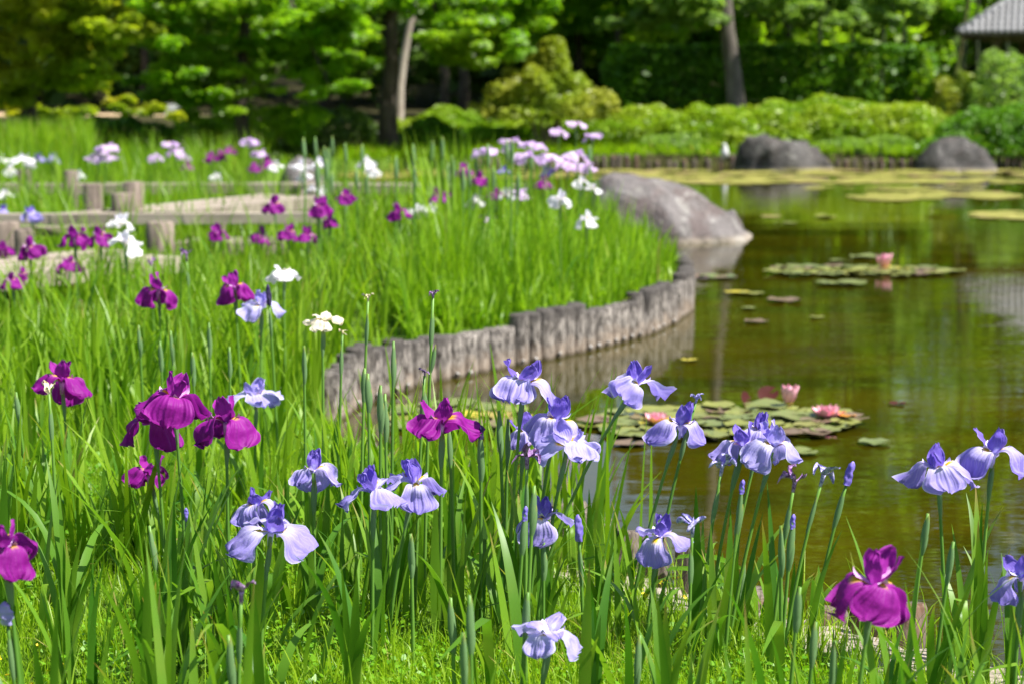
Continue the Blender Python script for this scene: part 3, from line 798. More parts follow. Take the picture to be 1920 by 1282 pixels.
# far wood closing the view
def far_wood():
    cs, rs, n = [], [], []
    for k in range(520):
        y = R.uniform(56, 74); ax = R.uniform(-0.42, 0.42)
        hmax = 17
        if -0.012 < ax < 0.068: hmax = 4.5
        if 0.235 < ax < 0.27: hmax = 10.5
        z = R.uniform(0.4, 1.0) ** 1.2 * hmax if R.random() < 0.6 else R.uniform(0.5, 5)
        r = R.uniform(1.4, 2.6)
        cs.append((ax * y, y, min(z, hmax) + 1.0)); rs.append((r, r, r * 0.8)); n.append(130)
    V, Fc, A = leaf_cloud(np.array(cs), np.array(rs), np.array(n), 0.30, 0.8, shell=0.2)
    return V, Fc, A
V, Fc, A = far_wood()
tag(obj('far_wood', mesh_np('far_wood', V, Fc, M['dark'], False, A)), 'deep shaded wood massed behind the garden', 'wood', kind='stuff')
hb = MB(); nseg = 60; hv = []  # dark green rise added behind the wood to block bright sky in its gaps
for i in range(nseg + 1):
    ax = -0.9 + 1.8 * i / nseg; y = 80
    hv += [(ax * 95, y, -1), (ax * 100, y + 3, 5 + 1.5 * math.sin(i * 0.9)), (ax * 130, y + 30, 7.5)]
hb.add(hv, [(i * 3 + j, i * 3 + 3 + j, i * 3 + 4 + j, i * 3 + 1 + j) for i in range(nseg) for j in range(2)])
t = NT('hill'); t.done(t.bsdf(t.mix(t.noise(0.8, 5, vec=t.pos()), (0.03, 0.065, 0.010), (0.06, 0.11, 0.018)), 0.95, 0.1))
tag(hb.obj('hills', t.m, None, True), kind='structure')
# dark understorey trees whose trunks can be told apart
for k, (px, d) in enumerate(((270, 52), (610, 50), (1085, 52), (1160, 50), (1480, 53), (1600, 55))):
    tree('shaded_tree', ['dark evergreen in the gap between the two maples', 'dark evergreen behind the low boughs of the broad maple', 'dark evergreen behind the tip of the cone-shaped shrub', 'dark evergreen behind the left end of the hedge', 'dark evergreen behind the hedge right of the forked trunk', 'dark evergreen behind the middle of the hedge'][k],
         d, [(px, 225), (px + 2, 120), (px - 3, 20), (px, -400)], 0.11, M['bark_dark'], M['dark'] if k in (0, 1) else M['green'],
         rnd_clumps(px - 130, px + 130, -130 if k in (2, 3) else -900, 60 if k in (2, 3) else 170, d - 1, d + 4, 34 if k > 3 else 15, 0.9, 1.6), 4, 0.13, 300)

# bamboo grove
for px, d, lean, m in ((1778, 48, 12, 0), (1800, 49, 3, 1), (1832, 50, -2, 2), (1590, 50, 4, 3), (1540, 51, -3, 4), (1650, 52, 2, 5), (1700, 49, -4, 6), (1880, 49, 3, 7)):
    b0 = at(px, 180, d); foot = Vector((b0.x, d, gz(b0.x, d) - 0.05))
    root = empty('bamboo', foot, 'thick tan bamboo culm leaning just left of the tiled roof' if m == 0 else 'green bamboo culm standing behind the hedge and the hut', 'bamboo', 'bamboo behind the hedge')
    pts, rad = [], []
    for i in range(26):
        zz = i * 0.32; off = lean * 0.012 * zz
        pts.append((off, 0, zz)); rad.append(0.055 * (1 - i * 0.02) * (1.15 if i % 2 else 1.0))
    MB().tube(pts, rad, 8).obj('culm', M['bamboo'] if m == 0 else M['bamboo_dark'], root, True)
    cs = np.array([(lean * 0.012 * z + R.uniform(-.8, .8), R.uniform(-.8, .8), z) for z in np.linspace(3.2, 8.2, 8)])
    V, Fc, A = leaf_cloud(cs, np.full((8, 3), 0.7), np.full(8, 90), 0.11, 0.9, 0.25, 0.3)
    obj('foliage', mesh_np('foliage', V, Fc, M['green'], False, A), root)

# ------------------------------------------------------------------ the hut with the tiled roof
def hut():
    c0 = at(1795, 62, 42.0)           # front left corner of the eaves
    yaw = math.radians(-15); W = 5.0; pitch = math.radians(34)
    g = gz(c0.x + 2, 44)
    root = empty('garden_hut', (c0.x, c0.y, g), 'open garden hut with a grey tiled hipped roof beyond the hedge', 'hut', None, yaw)
    ze = c0.z - g; ap = W / 2 * math.tan(pitch)
    b = MB(); cs = [(0, 0, ze), (W, 0, ze), (W, W, ze), (0, W, ze), (W / 2, W / 2, ze + ap)]
    b.add(cs + [(x, y, z - 0.06) for x, y, z in cs], [(0, 1, 4), (1, 2, 4), (2, 3, 4), (3, 0, 4), (6, 5, 9), (7, 6, 9), (8, 7, 9), (5, 8, 9), (5, 6, 1, 0), (6, 7, 2, 1), (7, 8, 3, 2), (8, 5, 0, 3)])
    roof = b.obj('roof', M['hut_wood'], root)
    n = 6; tv = []
    for s in (0, 1):
        for k in range(n + 1):
            a = math.pi * k / n; q = 0.062 * (1.0 if s == 0 else 0.86)
            tv.append((math.cos(a) * q, s * 0.24, math.sin(a) * q * 0.9 + 0.012 - s * 0.006))
    tf = [(k, k + 1, n + 2 + k, n + 1 + k) for k in range(n)] + [tuple(range(n, -1, -1))]
    tile = MB().add(tv, tf).mesh('tile', M['tile'], True)
    cnt = 0
    for i in range(38):
        x = 0.09 + i * 0.13
        if x > W - 0.05: break
        run = min(x, W - x) / math.cos(pitch)
        for j in range(15):
            s = j * 0.215 - 0.03
            if s + 0.12 > run or cnt >= 290: break
            obj('roof_tile', tile, roof, (x, s * math.cos(pitch), ze + s * math.sin(pitch) + 0.01), (pitch, 0, 0)); cnt += 1
    hip = MB().tube([(0, 0, ze + 0.03), (W / 2, W / 2, ze + ap + 0.05)], 0.06, 8).obj('ridge_cap', M['tile'], roof, True)
    MB().tube([(W, 0, ze + 0.03), (W / 2, W / 2, ze + ap + 0.05)], 0.06, 8).obj('ridge_cap', M['tile'], roof, True)
    for x in (0.75, W - 0.75):
        for y in (0.75, W - 0.75):
            MB().box((x, y, (ze + 0.35) / 2 - 0.1), (0.065, 0.065, (ze + 0.35) / 2 + 0.1)).obj('post', M['hut_wood'], root)
    MB().box((W / 2, 0.75, ze - 0.1), (W / 2 - 0.5, 0.05, 0.08)).obj('beam', M['hut_wood'], root)
    MB().box((0.75, W / 2, ze - 0.1), (0.045, W / 2 - 0.5, 0.075)).obj('beam', M['hut_wood'], root)
    MB().box((W / 2 + 0.3, W - 0.78, ze / 2 + 0.1), (W / 2 - 0.9, 0.03, ze / 2 + 0.1)).obj('back_wall', M['hut_wood'], root)
hut()

# signboard by the path
sgn = at(328, 205, 44.0); g = gz(sgn.x, 44.0)
root = empty('signboard', (sgn.x, 44.0, g - 0.02), 'small white signboard on a post in front of the maples', 'sign')
MB().box((0, 0, (sgn.z - g) - 0.1), (0.025, 0.025, (sgn.z - g) - 0.1)).obj('post', M['bark_pale'], root)
MB().box((-0.05, -0.04, (sgn.z - g)), (0.16, 0.012, 0.13)).obj('board', M['sign_white'], root)

# white wading bird
bp = on(1358, 316, 0.0)
root = empty('wading_bird', (bp.x, 36.6, -0.02), 'white wading bird standing at the foot of the far bank', 'bird')
root.location.x = bp.x * 36.6 / bp.y
body = MB().tube([(-0.02, 0.10, 0.13), (-0.01, 0.07, 0.17), (0, 0.03, 0.22), (0, 0.0, 0.28), (0.0, -0.02, 0.33), (0.005, -0.03, 0.37), (0.0, -0.035, 0.41), (-0.01, -0.05, 0.44), (-0.02, -0.075, 0.447), (-0.025, -0.10, 0.443)],
                 [0.006, 0.035, 0.065, 0.078, 0.068, 0.048, 0.034, 0.031, 0.022, 0.008], 10).obj('body', M['feather'], root, True)
MB().tube([(-0.025, -0.10, 0.443), (-0.035, -0.16, 0.432)], [0.008, 0.002], 6).obj('beak', M['bird_leg'], body, True)
for s in (-0.025, 0.025):
    MB().tube([(s, 0.02, 0.0), (s, 0.03, 0.10), (s * 0.9, 0.02, 0.20)], [0.006, 0.006, 0.010], 6).obj('leg', M['bird_leg'], root, True)

# ------------------------------------------------------------------ boardwalk
def plank_run(root, A, B, z0, z1, width, npl, mat):
    """long planks laid side by side from A to B (ground px converted beforehand)"""
    A, B = Vector((A[0], A[1], 0)), Vector((B[0], B[1], 0)); dr = (B - A); L = dr.length; dr.normalize(); nr = Vector((-dr.y, dr.x, 0))
    w = width / npl
    for k in range(npl):
        off = (k + 0.5) * w - width / 2
        a = A + nr * off + dr * R.uniform(-0.05, 0.05); b = B + nr * off + dr * R.uniform(-0.05, 0.05); h = 0.048
        hw = w / 2 - 0.006; zz = R.uniform(-0.006, 0.006); vs = []
        for p, z in ((a, z0), (b, z1)):
            for s, q in ((-1, -h), (1, -h), (1, h), (-1, h)):
                vs.append((p.x + nr.x * hw * s, p.y + nr.y * hw * s, z + q + zz - h))
        m = MB().add([Vector(v) - root.location for v in vs], [(3, 2, 1, 0), (4, 5, 6, 7), (0, 1, 5, 4), (1, 2, 6, 5), (2, 3, 7, 6), (3, 0, 4, 7)])
        m.obj('plank', mat, root)

def stump(root, x, y, top, r, lean=0.0):
    g = gz(x, y) - 0.15
    p = Vector((x, y, g)) - root.location
    MB().tube([p, p + Vector((lean * 0.5, 0, (top - g) * 0.5)), p + Vector((lean, 0, (top - g) - 0.012)), p + Vector((lean, 0, top - g))], [r * 1.03, r, r, r * 0.86], 12).obj('post', M['deck_post'], root, True)

def w_at(px, py, z):
    p = on(px, py, z); return (p.x, p.y)

def boardwalk(label, segs, stumps, beams=(), z=0.55):
    p0 = w_at(*segs[0][0], segs[0][2]) if segs else w_at(*beams[0][0], beams[0][2])
    root = empty('boardwalk', (p0[0], p0[1], gz(*p0)), label, 'boardwalk', None)
    for a, b, z0, z1, wd, npl in segs:
        A, B = w_at(*a, z0), w_at(*b, z1)
        plank_run(root, A, B, z0, z1, wd, npl, M['deck'])
        for q in (0.06, 0.5, 0.94):
            for s in (-0.36, 0.36):
                dx, dy = B[0] - A[0], B[1] - A[1]; L = math.hypot(dx, dy)
                x = A[0] + dx * q - dy / L * wd * s; y = A[1] + dy * q + dx / L * wd * s
                stump(root, x, y, z0 + (z1 - z0) * q - 0.07, 0.05)
    for a, b, z0, r in beams:
        A, B = w_at(*a, z0), w_at(*b, z0)
        pa, pb = Vector((A[0], A[1], z0)) - root.location, Vector((B[0], B[1], z0)) - root.location
        dv = pb - pa; nn_ = Vector((-dv.y, dv.x, 0)).normalized() * r * 1.6; bv = []
        for u in (0, .35, .7, 1):
            c_ = pa.lerp(pb, u) + Vector((0, 0, 0.012 * math.sin(u * 9)))
            for s_, q_ in ((-1, -1), (1, -1), (1, 1), (-1, 1)): bv.append(c_ + nn_ * s_ + Vector((0, 0, q_ * r * 0.8)))
        MB().add(bv, [(i * 4 + k, i * 4 + (k + 1) % 4, i * 4 + 4 + (k + 1) % 4, i * 4 + 4 + k) for i in range(3) for k in range(4)] + [(3, 2, 1, 0), (12, 13, 14, 15)]).obj('beam', M['deck'], root)
    for px, py, zt, r, ln in stumps:
        x, y = w_at(px, py, zt); stump(root, x, y, zt, r, ln)
    return root

boardwalk('zigzag plank boardwalk, wide section behind the near magenta irises', [((-140, 512), (262, 474), 0.5, 0.5, 0.85, 3)], [], z=0.5)
boardwalk('low log rail on thick stumps between the two plank sections', [], [(10, 416, 0.62, 0.10, 0), (300, 416, 0.62, 0.10, 0), (412, 402, 0.62, 0.06, -0.02), (45, 430, 0.58, 0.07, 0)],
          [((-60, 411), (620, 409), 0.62, 0.045), ((40, 434), (165, 433), 0.52, 0.04)])
boardwalk('zigzag plank boardwalk, raised far section beside the tilted stumps', [((110, 404), (262, 392), 0.55, 0.58, 0.5, 3), ((262, 396), (556, 366), 0.58, 0.6, 0.75, 3)], [(168, 345, 0.75, 0.085, 0.03), (250, 341, 0.80, 0.085, 0.0), (236, 362, 0.72, 0.10, -0.02), (556, 352, 0.62, 0.09, 0)])
boardwalk('far straight plank walk crossing the marsh towards the pond', [((-150, 345), (620, 343), 0.55, 0.55, 0.45, 2), ((620, 345), (1010, 347), 0.5, 0.5, 0.45, 2)], [(45, 318, 0.70, 0.07, 0), (128, 320, 0.70, 0.075, 0.02)])
boardwalk('low pale plank step half hidden among iris leaves', [((335, 452), (600, 448), 0.42, 0.42, 0.5, 2)], [])

# ------------------------------------------------------------------ water lilies
def pad_mesh(seed, n=16):
    rr = random.Random(seed); vs = [(0, 0, 0.004)]; notch = rr.uniform(0.25, 0.5)
    for ring, q, z in ((0, 0.55, 0.003), (1, 1.0, 0.004)):
        for k in range(n):
            a = notch / 2 + (2 * math.pi - notch) * k / (n - 1); w = q * rr.uniform(0.95, 1.04)
            vs.append((math.cos(a) * w, math.sin(a) * w, z + (rr.uniform(0, 0.10) + 0.07 * math.sin(a * 2 + seed) ** 2 if ring else 0)))
    fs = [(0, 1 + k, 2 + k) for k in range(n - 1)] + [(1 + k, 1 + n + k, 2 + n + k, 2 + k) for k in range(n - 1)]
    return MB().add(vs, fs).mesh('lily_pad', M['pad'], True)
pads = [pad_mesh(k) for k in range(6)]
def pad(px, py, r, label, group, rot=None, z=0.008, mat=None):
    p = on(px, py, 0.0)
    me = R.choice(pads)
    o = obj('lily_pad', me, None, (p.x, p.y, z), rot or (R.gauss(0, .015), R.gauss(0, .015), R.uniform(0, 6.28)), (r, r, r))
    if mat:
        o.data = me.copy(); o.data.materials.clear(); o.data.materials.append(mat)
    return tag(o, label, 'lily pad', group)
def raft(px0, px1, py0, py1, n, r0, r1, label, group, edge=1.0):
    placed = []; tries = 0
    while len(placed) < n and tries < 4000:
        tries += 1
        u, v = R.uniform(-1, 1), R.uniform(-1, 1)
        if abs(u) ** 2.2 + abs(v) ** 2.2 > 1: continue
        px, py = (px0 + px1) / 2 + u * (px1 - px0) / 2, (py0 + py1) / 2 + v * (py1 - py0) / 2
        p = on(px, py, 0); r = R.uniform(r0, r1)
        if pond_sd([(p.x, p.y)])[0] > -r: continue
        if any((p.x - a) ** 2 + (p.y - b) ** 2 < ((r + c) * 0.60) ** 2 for a, b, c in placed): continue
        placed.append((p.x, p.y, r)); pad(px, py, r, label, group, z=0.006 + 0.0022 * len(placed) % 0.02)
raft(1105, 1605, 768, 826, 62, 0.07, 0.12, 'lily pad in the near raft with several pink blooms', 'pads of the near lily raft')
raft(735, 985, 762, 812, 30, 0.07, 0.12, 'lily pad in the raft below the log palisade', 'pads of the raft below the palisade')
raft(1440, 1785, 503, 521, 46, 0.08, 0.14, 'lily pad in the mid-pond raft that holds one pink bloom', 'pads of the mid-pond raft')
for px, py, r in ((1345, 522, .15), (1383, 551, .10), (1410, 553, .09), (1470, 566, .13), (1405, 580, .06), (1418, 605, .08), (1532, 597, .05), (1590, 534, .16), (1555, 534, .12), (1625, 484, .16), (1572, 491, .1), (1292, 677, .05), (1545, 408, .15), (1480, 420, .1), (1640, 832, .07), (1500, 850, .08), (1310, 522, .1), (1180, 835, .08), (1360, 523, .1)):
    pad(px, py, r, 'single pale lily pad drifting alone on open water', 'stray lily pads')
pad(1440, 752, 0.055, 'upturned dark red lily leaf beside the pink cup bloom', None, (math.radians(28), math.radians(-22), 0.3), 0.04, M['red_leaf'])
pad(1398, 760, 0.045, 'small folded brown lily leaf left of the upturned red one', None, (math.radians(70), math.radians(10), 0.9), 0.03, M['red_leaf'])
pad(1578, 789, 0.07, 'orange lily leaf under the open pink bloom', None, (0, 0.04, 0.4), 0.03, M['orange_leaf'])
pad(1682, 758, 0.045, 'tiny dark red leaf floating alone right of the near raft', None, None, 0.006, M['red_leaf'])

pv = []; npu = 6
for i in range(npu + 1):
    u = i / npu; w = 0.30 * math.sin(math.pi * min(1, 0.18 + 0.82 * u)) ** 0.8
    for j in (-1, 0, 1): pv.append((j * w, u, 0.10 * (j * j) + 0.18 * u * u))
pf = [(i * 3 + j, i * 3 + j + 1, i * 3 + 4 + j, i * 3 + 3 + j) for i in range(npu) for j in range(2)]
lp = MB().add(pv, pf).mesh('petal', M['lily_pink'], True)
def water_lily(px, py, size, openness, label, h=0.02):
    p = on(px, py, 0.0)
    root = empty('water_lily', (p.x, p.y, 0.0), label, 'flower', 'pink water lilies')
    MB().tube([(0, 0, -0.06), (0, 0, h + 0.004)], [0.006, 0.009], 6).obj('stalk', M['lily_pink'], root, True)
    MB().tube([(0, 0, h), (0, 0, h + size * 0.35)], [size * 0.22, size * 0.12], 8).obj('core', M['lily_core'], root, True)
    for ring, (n, el, sc) in enumerate(((7, openness, 1.0), (7, openness + 22, 0.9), (5, openness + 42, 0.75))):
        for k in range(n):
            a = 2 * math.pi * (k + 0.5 * ring) / n + R.gauss(0, .06)
            q = Matrix.Rotation(a, 4, 'Z') @ Matrix.Translation((0, size * 0.10, 0)) @ Matrix.Rotation(math.radians(min(el, 88) + R.gauss(0, 4)), 4, 'X')
            o = obj('petal', lp, root); o.matrix_basis = Matrix.Translation((0, 0, h)) @ q @ Matrix.Scale(size * sc, 4)
water_lily(1479, 770, 0.095, 58, 'pink water lily cup standing on a short stalk above the near raft', 0.035)
water_lily(1550, 790, 0.085, 22, 'wide open pink water lily low on the near raft', 0.012)
water_lily(1658, 508, 0.13, 50, 'pink water lily on the bronze mid-pond raft', 0.02)
water_lily(1230, 800, 0.07, 25, 'half hidden pink water lily behind a violet iris', 0.012)

# carpets of tiny far pads
def carpet():
    P = []
    bands = [(1090, 2050, 319, 332, 900), (1090, 1700, 332, 344, 420), (1290, 1960, 336, 346, 420), (1600, 1900, 362, 376, 330), (1830, 1960, 398, 412, 110), (640, 1090, 321, 336, 420), (1500, 1850, 352, 358, 60), (1420, 1560, 405, 410, 8)]
    for a, b, y0, y1, n in bands:
        for _ in range(n):
            u, v = R.uniform(0, 1), R.uniform(0, 1)
            e = min(u, 1 - u) * 6
            if abs(v - .5) * 2 > min(1, 0.3 + e): continue
            px = a + (b - a) * u; py = y0 + (y1 - y0) * v + 1.5 * math.sin(px * 0.02)
            if noise.noise((px * 0.012, py * 0.22, 2.0)) + 0.25 * noise.noise((px * 0.05, py * 0.5, 7.0)) < -0.12: continue
            P.append((on(px, py, 0), R.uniform(0.08, 0.19)))
    V, Fc, T = [], [], []
    n = 8
    for i, (p, r) in enumerate(P):
        if pond_sd([(p.x, p.y)])[0] > -0.05: continue
        b0 = len(V); z = 0.005 + R.random() * 0.012
        for k in range(n):
            a = 2 * math.pi * k / n; V.append((p.x + math.cos(a) * r, p.y + math.sin(a) * r, z))
        tt = R.random(); T += [tt] * n
        for k in (0, 2, 4): Fc.append((b0, b0 + k + 1, b0 + k + 2, b0 + k + 3 if k + 3 < n else b0 + k + 2))
    Fc = [f if f[2] != f[3] else None for f in Fc]; Fc = [f for f in Fc if f]
    return np.array(V), np.array(Fc), {'tint': np.array(T)}
V, Fc, A = carpet()
tag(obj('pad_carpet', mesh_np('pad_carpet', V, Fc, M['pad_carpet'], False, A)), 'yellow-green carpet of tiny floating leaves along the far bank', 'floating leaves', kind='stuff')

# ------------------------------------------------------------------ iris building blocks
def petal_mesh(kind, seed, mat, nu=15, nv=14):
    rr = random.Random(seed * 7 + hash_kind(kind))
    if kind == 'fall':      a0, a1, wmax, pw, cup, ruf = 40, -62, 0.52, 0.74, -0.03, 0.13
    elif kind == 'flat':    a0, a1, wmax, pw, cup, ruf = 34, -40, 0.55, 0.74, 0.0, 0.14
    elif kind == 'hang':    a0, a1, wmax, pw, cup, ruf = 34, -80, 0.48, 0.72, -0.08, 0.15
    elif kind == 'std':     a0, a1, wmax, pw, cup, ruf = 60, 86, 0.34, 0.62, 0.12, 0.06
    else:                   a0, a1, wmax, pw, cup, ruf = 40, 8, 0.40, 0.62, 0.06, 0.09     # 'lean'
    a0 += rr.uniform(-8, 8); a1 += rr.uniform(-12, 12); tw = rr.uniform(-0.35, 0.35)
    fr = rr.uniform(5, 8); ph = rr.uniform(0, 6.28); ph2 = rr.uniform(0, 6.28); asym = rr.uniform(-0.06, 0.06)
    V, U, W = [], [], []; r = z = 0.0; pa = None; bend = rr.uniform(-0.10, 0.10)
    for i in range(nu + 1):
        u = i / nu
        k = min(1, max(0, (u - 0.08) / (0.46 if kind in ('fall', 'flat', 'hang') else 0.72))); k = k * k * (3 - 2 * k)
        a = math.radians(a0 + (a1 - a0) * k)
        if i: r += math.cos((a + pa) / 2) / nu; z += math.sin((a + pa) / 2) / nu
        pa = a
        if kind in ('std', 'lean'): w = wmax * (0.16 + 0.84 * math.sin(math.pi * min(1, u ** 0.9)) ** 0.8) if u < 0.97 else wmax * 0.22
        else:
            q = min(1, max(0, (u - 0.10) / 0.62)); q = q ** 0.8
            w = wmax * (0.20 + 0.80 * q)
            w *= 1 + 0.05 * math.sin(7 * u + ph)
            if u > pw: w *= max(0.10, 1 - ((u - pw) / (1.02 - pw)) ** 2.8) ** 0.6
        for j in range(nv + 1):
            v = -1 + 2 * j / nv
            x = v * w * (1 + asym * v)
            x += 0.022 * u * math.sin(5 * u + ph2) * abs(v)
            crease = 0.035 * math.exp(-(v * 5) ** 2) * min(1, u * 3) * (1 - 0.5 * u)
            dn = crease + cup * v * v * w * 2.0 + ruf * u * abs(v) ** 1.4 * math.sin(fr * v + ph + 3.5 * u) + ruf * 0.6 * u * u * math.sin(2.6 * fr * v + ph2) + tw * v * u * u * 0.3
            lip = 0.03 * u ** 6 * math.cos(4 * v + ph)
            ra = r - math.sin(a) * dn + lip * math.cos(a); za = z + math.cos(a) * dn + lip * math.sin(a)
            q3 = Vector((x * 2.4 + seed * 3.1, u * 2.6, hash_kind(kind)))
            nn = noise.noise(q3) * 0.14 * min(1, u * 1.6) + noise.noise(q3 * 2.3) * 0.065 * u
            V.append((x + bend * u * u + 0.05 * u * noise.noise(q3 + Vector((9, 0, 0))), ra - math.sin(a) * nn, za + math.cos(a) * nn)); U.append(u); W.append(v)
    Fc = [(i * (nv + 1) + j, i * (nv + 1) + j + 1, (i + 1) * (nv + 1) + j + 1, (i + 1) * (nv + 1) + j) for i in range(nu) for j in range(nv)]
    return mesh_np('petal', np.array(V), np.array(Fc), mat, True, {'along': np.array(U), 'across': np.array(W)})

def hash_kind(k): return sum(ord(c) for c in k) * 13

PET = {}
def petal(kind, var, mat):
    key = (kind, var, mat)
    if key not in PET: PET[key] = petal_mesh(kind, var, M[mat])
    return PET[key]

STY = {}
def style_mesh(mat):
    if mat in STY: return STY[mat]
    b = MB()
    for k in range(3):
        a = 2 * math.pi * k / 3; ca, sa = math.cos(a), math.sin(a)
        vs = []
        for i, (r, z, w) in enumerate(((0.0, 0.02, .05), (.10, .11, .07), (.20, .16, .085), (.28, .18, .09), (.33, .23, .07), (.35, .28, .03))):
            for j in (-1, 0, 1):
                x, y = j * w, r; vs.append((x * ca - y * sa, x * sa + y * ca, z - abs(j) * 0.035))
        b.add(vs, [(i * 3 + j, i * 3 + j + 1, i * 3 + 4 + j, i * 3 + 3 + j) for i in range(5) for j in range(2)])
    b.tube([(0, 0, -0.30), (0, 0, -0.1), (0, 0, 0.06)], [0.05, 0.06, 0.075], 8)
    STY[mat] = b.mesh('flower', M[mat], True)
    return STY[mat]

THROAT = {'violet': 'throat', 'pale': 'throat', 'lilac': 'throat', 'magenta': 'throat_magenta', 'white': 'throat_white', 'cream': 'throat_white'}

def add_flower(root, p, colour, size, yaw, tilt=(0, 0), style='fall', seed=0, std='std', falls=(1, 1, 1), stds=(1, 1, 1), nvar=8):
    """p: where the petals meet, local to root; size: petal length"""
    rr = random.Random(seed * 31 + 5); size *= 1.22 if colour == 'magenta' else 1.16
    f = obj('flower', style_mesh(THROAT[colour]), root)
    f.matrix_basis = Matrix.Translation(p) @ Matrix.Rotation(tilt[0], 4, 'X') @ Matrix.Rotation(tilt[1], 4, 'Y') @ Matrix.Rotation(yaw, 4, 'Z') @ Matrix.Scale(size, 4)
    for k in range(3):
        if falls[k]:
            o = obj('fall_petal', petal(style, rr.randrange(14), colour + '_fall'), f)
            o.matrix_basis = Matrix.Rotation(2 * math.pi * k / 3 + rr.gauss(0, .10), 4, 'Z') @ Matrix.Translation((0, 0.03, 0.02)) @ Matrix.Rotation(rr.gauss(0, .16), 4, 'X') @ Matrix.Rotation(rr.gauss(0, .18), 4, 'Y') @ Matrix.Scale(falls[k] * rr.uniform(0.88, 1.08), 4)
        if stds[k]:
            o = obj('standard_petal', petal(std, rr.randrange(nvar), colour + '_std'), f)
            o.matrix_basis = Matrix.Rotation(2 * math.pi * (k + 0.5) / 3 + rr.gauss(0, .15), 4, 'Z') @ Matrix.Translation((0, 0.03, 0.02)) @ Matrix.Rotation(rr.gauss(-.05, .24), 4, 'X') @ Matrix.Rotation(rr.gauss(0, .2), 4, 'Y') @ Matrix.Scale(stds[k] * 0.64 * rr.uniform(0.9, 1.1), 4)
    return f

def spathe_mesh(seed, tipcol=False, n=7):
    rr = random.Random(seed); V, U = [], []; rings = 9; Fc = []
    for i in range(rings):
        u = i / (rings - 1)
        rad = float(np.interp(u, [0, .12, .35, .6, .82, .94, 1], [.42, .72, 1.0, .92, .60, .34, .10]))
        for k in range(n):
            a = 2 * math.pi * k / n
            V.append((math.cos(a) * rad + 0.25 * u * u, math.sin(a) * rad * 0.72, u)); U.append(u)
    for i in range(rings - 1):
        for k in range(n):
            Fc.append((i * n + k, i * n + (k + 1) % n, (i + 1) * n + (k + 1) % n, (i + 1) * n + k))
    return mesh_np('spathe', np.array(V), np.array(Fc), M['spathe'], True, {'along': np.array(U)})
SPATHE = [spathe_mesh(k) for k in range(2)]

def add_spathe(root, p, dirn, length=0.085, rad=0.0085, yaw=0.0, back=0.0):
    o = obj('spathe', R.choice(SPATHE), root)
    q = Vector(dirn).to_track_quat('Z', 'Y').to_matrix().to_4x4()
    o.matrix_basis = Matrix.Translation(p) @ q @ Matrix.Rotation(yaw, 4, 'Z') @ Matrix.Diagonal((rad, rad, length, 1))
    return o

def add_wilt(root, p, mat, size, seed, dirn=(0, 0, 1), arms=3):
    """withered bloom: a thin neck with shrivelled curled arms"""
    rr = random.Random(seed); b = MB()
    b.tube([(0, 0, -0.2), (0, 0, 0.35), (0, 0, 0.55)], [0.10, 0.13, 0.16], 7)
    for k in range(arms):
        a = 2 * math.pi * k / arms + rr.uniform(-.5, .5); L = rr.uniform(0.7, 1.35); up = rr.uniform(0.15, 0.7); cu = rr.uniform(-0.9, 0.35)
        nu, nv = 11, 6; vs = []; w0 = rr.uniform(0.16, 0.30); roll = rr.uniform(1.2, 2.6)
        for i in range(nu + 1):
            u = i / nu; r = 0.05 + L * u * (1 - 0.25 * u); zz = 0.42 + up * math.sin(u * 2.0) + cu * u * u
            aa = a + 0.5 * math.sin(u * 3 + seed + k); w = w0 * (0.45 + 0.9 * math.sin(math.pi * min(1, 0.15 + u * 0.85)))
            tx, ty = -math.sin(aa), math.cos(aa)
            for j in range(nv + 1):
                th = (j / nv - 0.5) * 2 * roll * (0.5 + 0.7 * u)
                px_, pz_ = math.sin(th) * w * 0.75, (1 - math.cos(th)) * w * 0.75
                q = Vector((math.cos(aa) * r + tx * px_, math.sin(aa) * r + ty * px_, zz + pz_))
                n3 = noise.noise_vector(q * 3.5 + Vector((seed, k, 0))) * 0.10
                vs.append(q + n3)
        b.add(vs, [(i * (nv + 1) + j, i * (nv + 1) + j + 1, (i + 1) * (nv + 1) + j + 1, (i + 1) * (nv + 1) + j) for i in range(nu) for j in range(nv)])
    o = b.obj('withered_flower', M[mat], root, True)
    q = Vector(dirn).to_track_quat('Z', 'Y').to_matrix().to_4x4()
    o.matrix_basis = Matrix.Translation(p) @ q @ Matrix.Scale(size, 4)
    return o

def add_roll(root, p, mat, length, rad, dirn=(0, 0, 1)):
    """furled petals: a tight twisted roll"""
    b = MB(); n, m = 12, 14; vs = []
    for i in range(m):
        u = i / (m - 1); q = rad * (0.75 + 0.35 * math.sin(math.pi * min(1, u * 0.8 + 0.2))) * (1 if u < 0.85 else 1 - (u - 0.85) * 4.5)
        for k in range(n):
            th = 2 * math.pi * k / n; rr_ = q * (1 + 0.22 * math.sin(3 * th + u * 7) + 0.10 * math.sin(u * 23 + th))
            vs.append((math.cos(th) * rr_ + rad * 0.4 * math.sin(u * 2.5), math.sin(th) * rr_, u * length))
    b.add(vs, [(i * n + k, i * n + (k + 1) % n, (i + 1) * n + (k + 1) % n, (i + 1) * n + k) for i in range(m - 1) for k in range(n)] + [tuple((m - 1) * n + k for k in range(n))])
    o = b.obj('furled_bud', M[mat], root, True)
    o.matrix_basis = Matrix.Translation(p) @ Vector(dirn).to_track_quat('Z', 'Y').to_matrix().to_4x4()
    return o

def stem_curve(base, tip, sag=0.0, n=8):
    base, tip = Vector(base), Vector(tip); m = Vector((base.x + (tip.x - base.x) * 0.35 + sag, base.y + (tip.y - base.y) * 0.35, base.z + (tip.z - base.z) * 0.55))
    return [(base * (1 - t) ** 2 + m * 2 * t * (1 - t) + tip * t * t) for t in [i / n for i in range(n + 1)]]

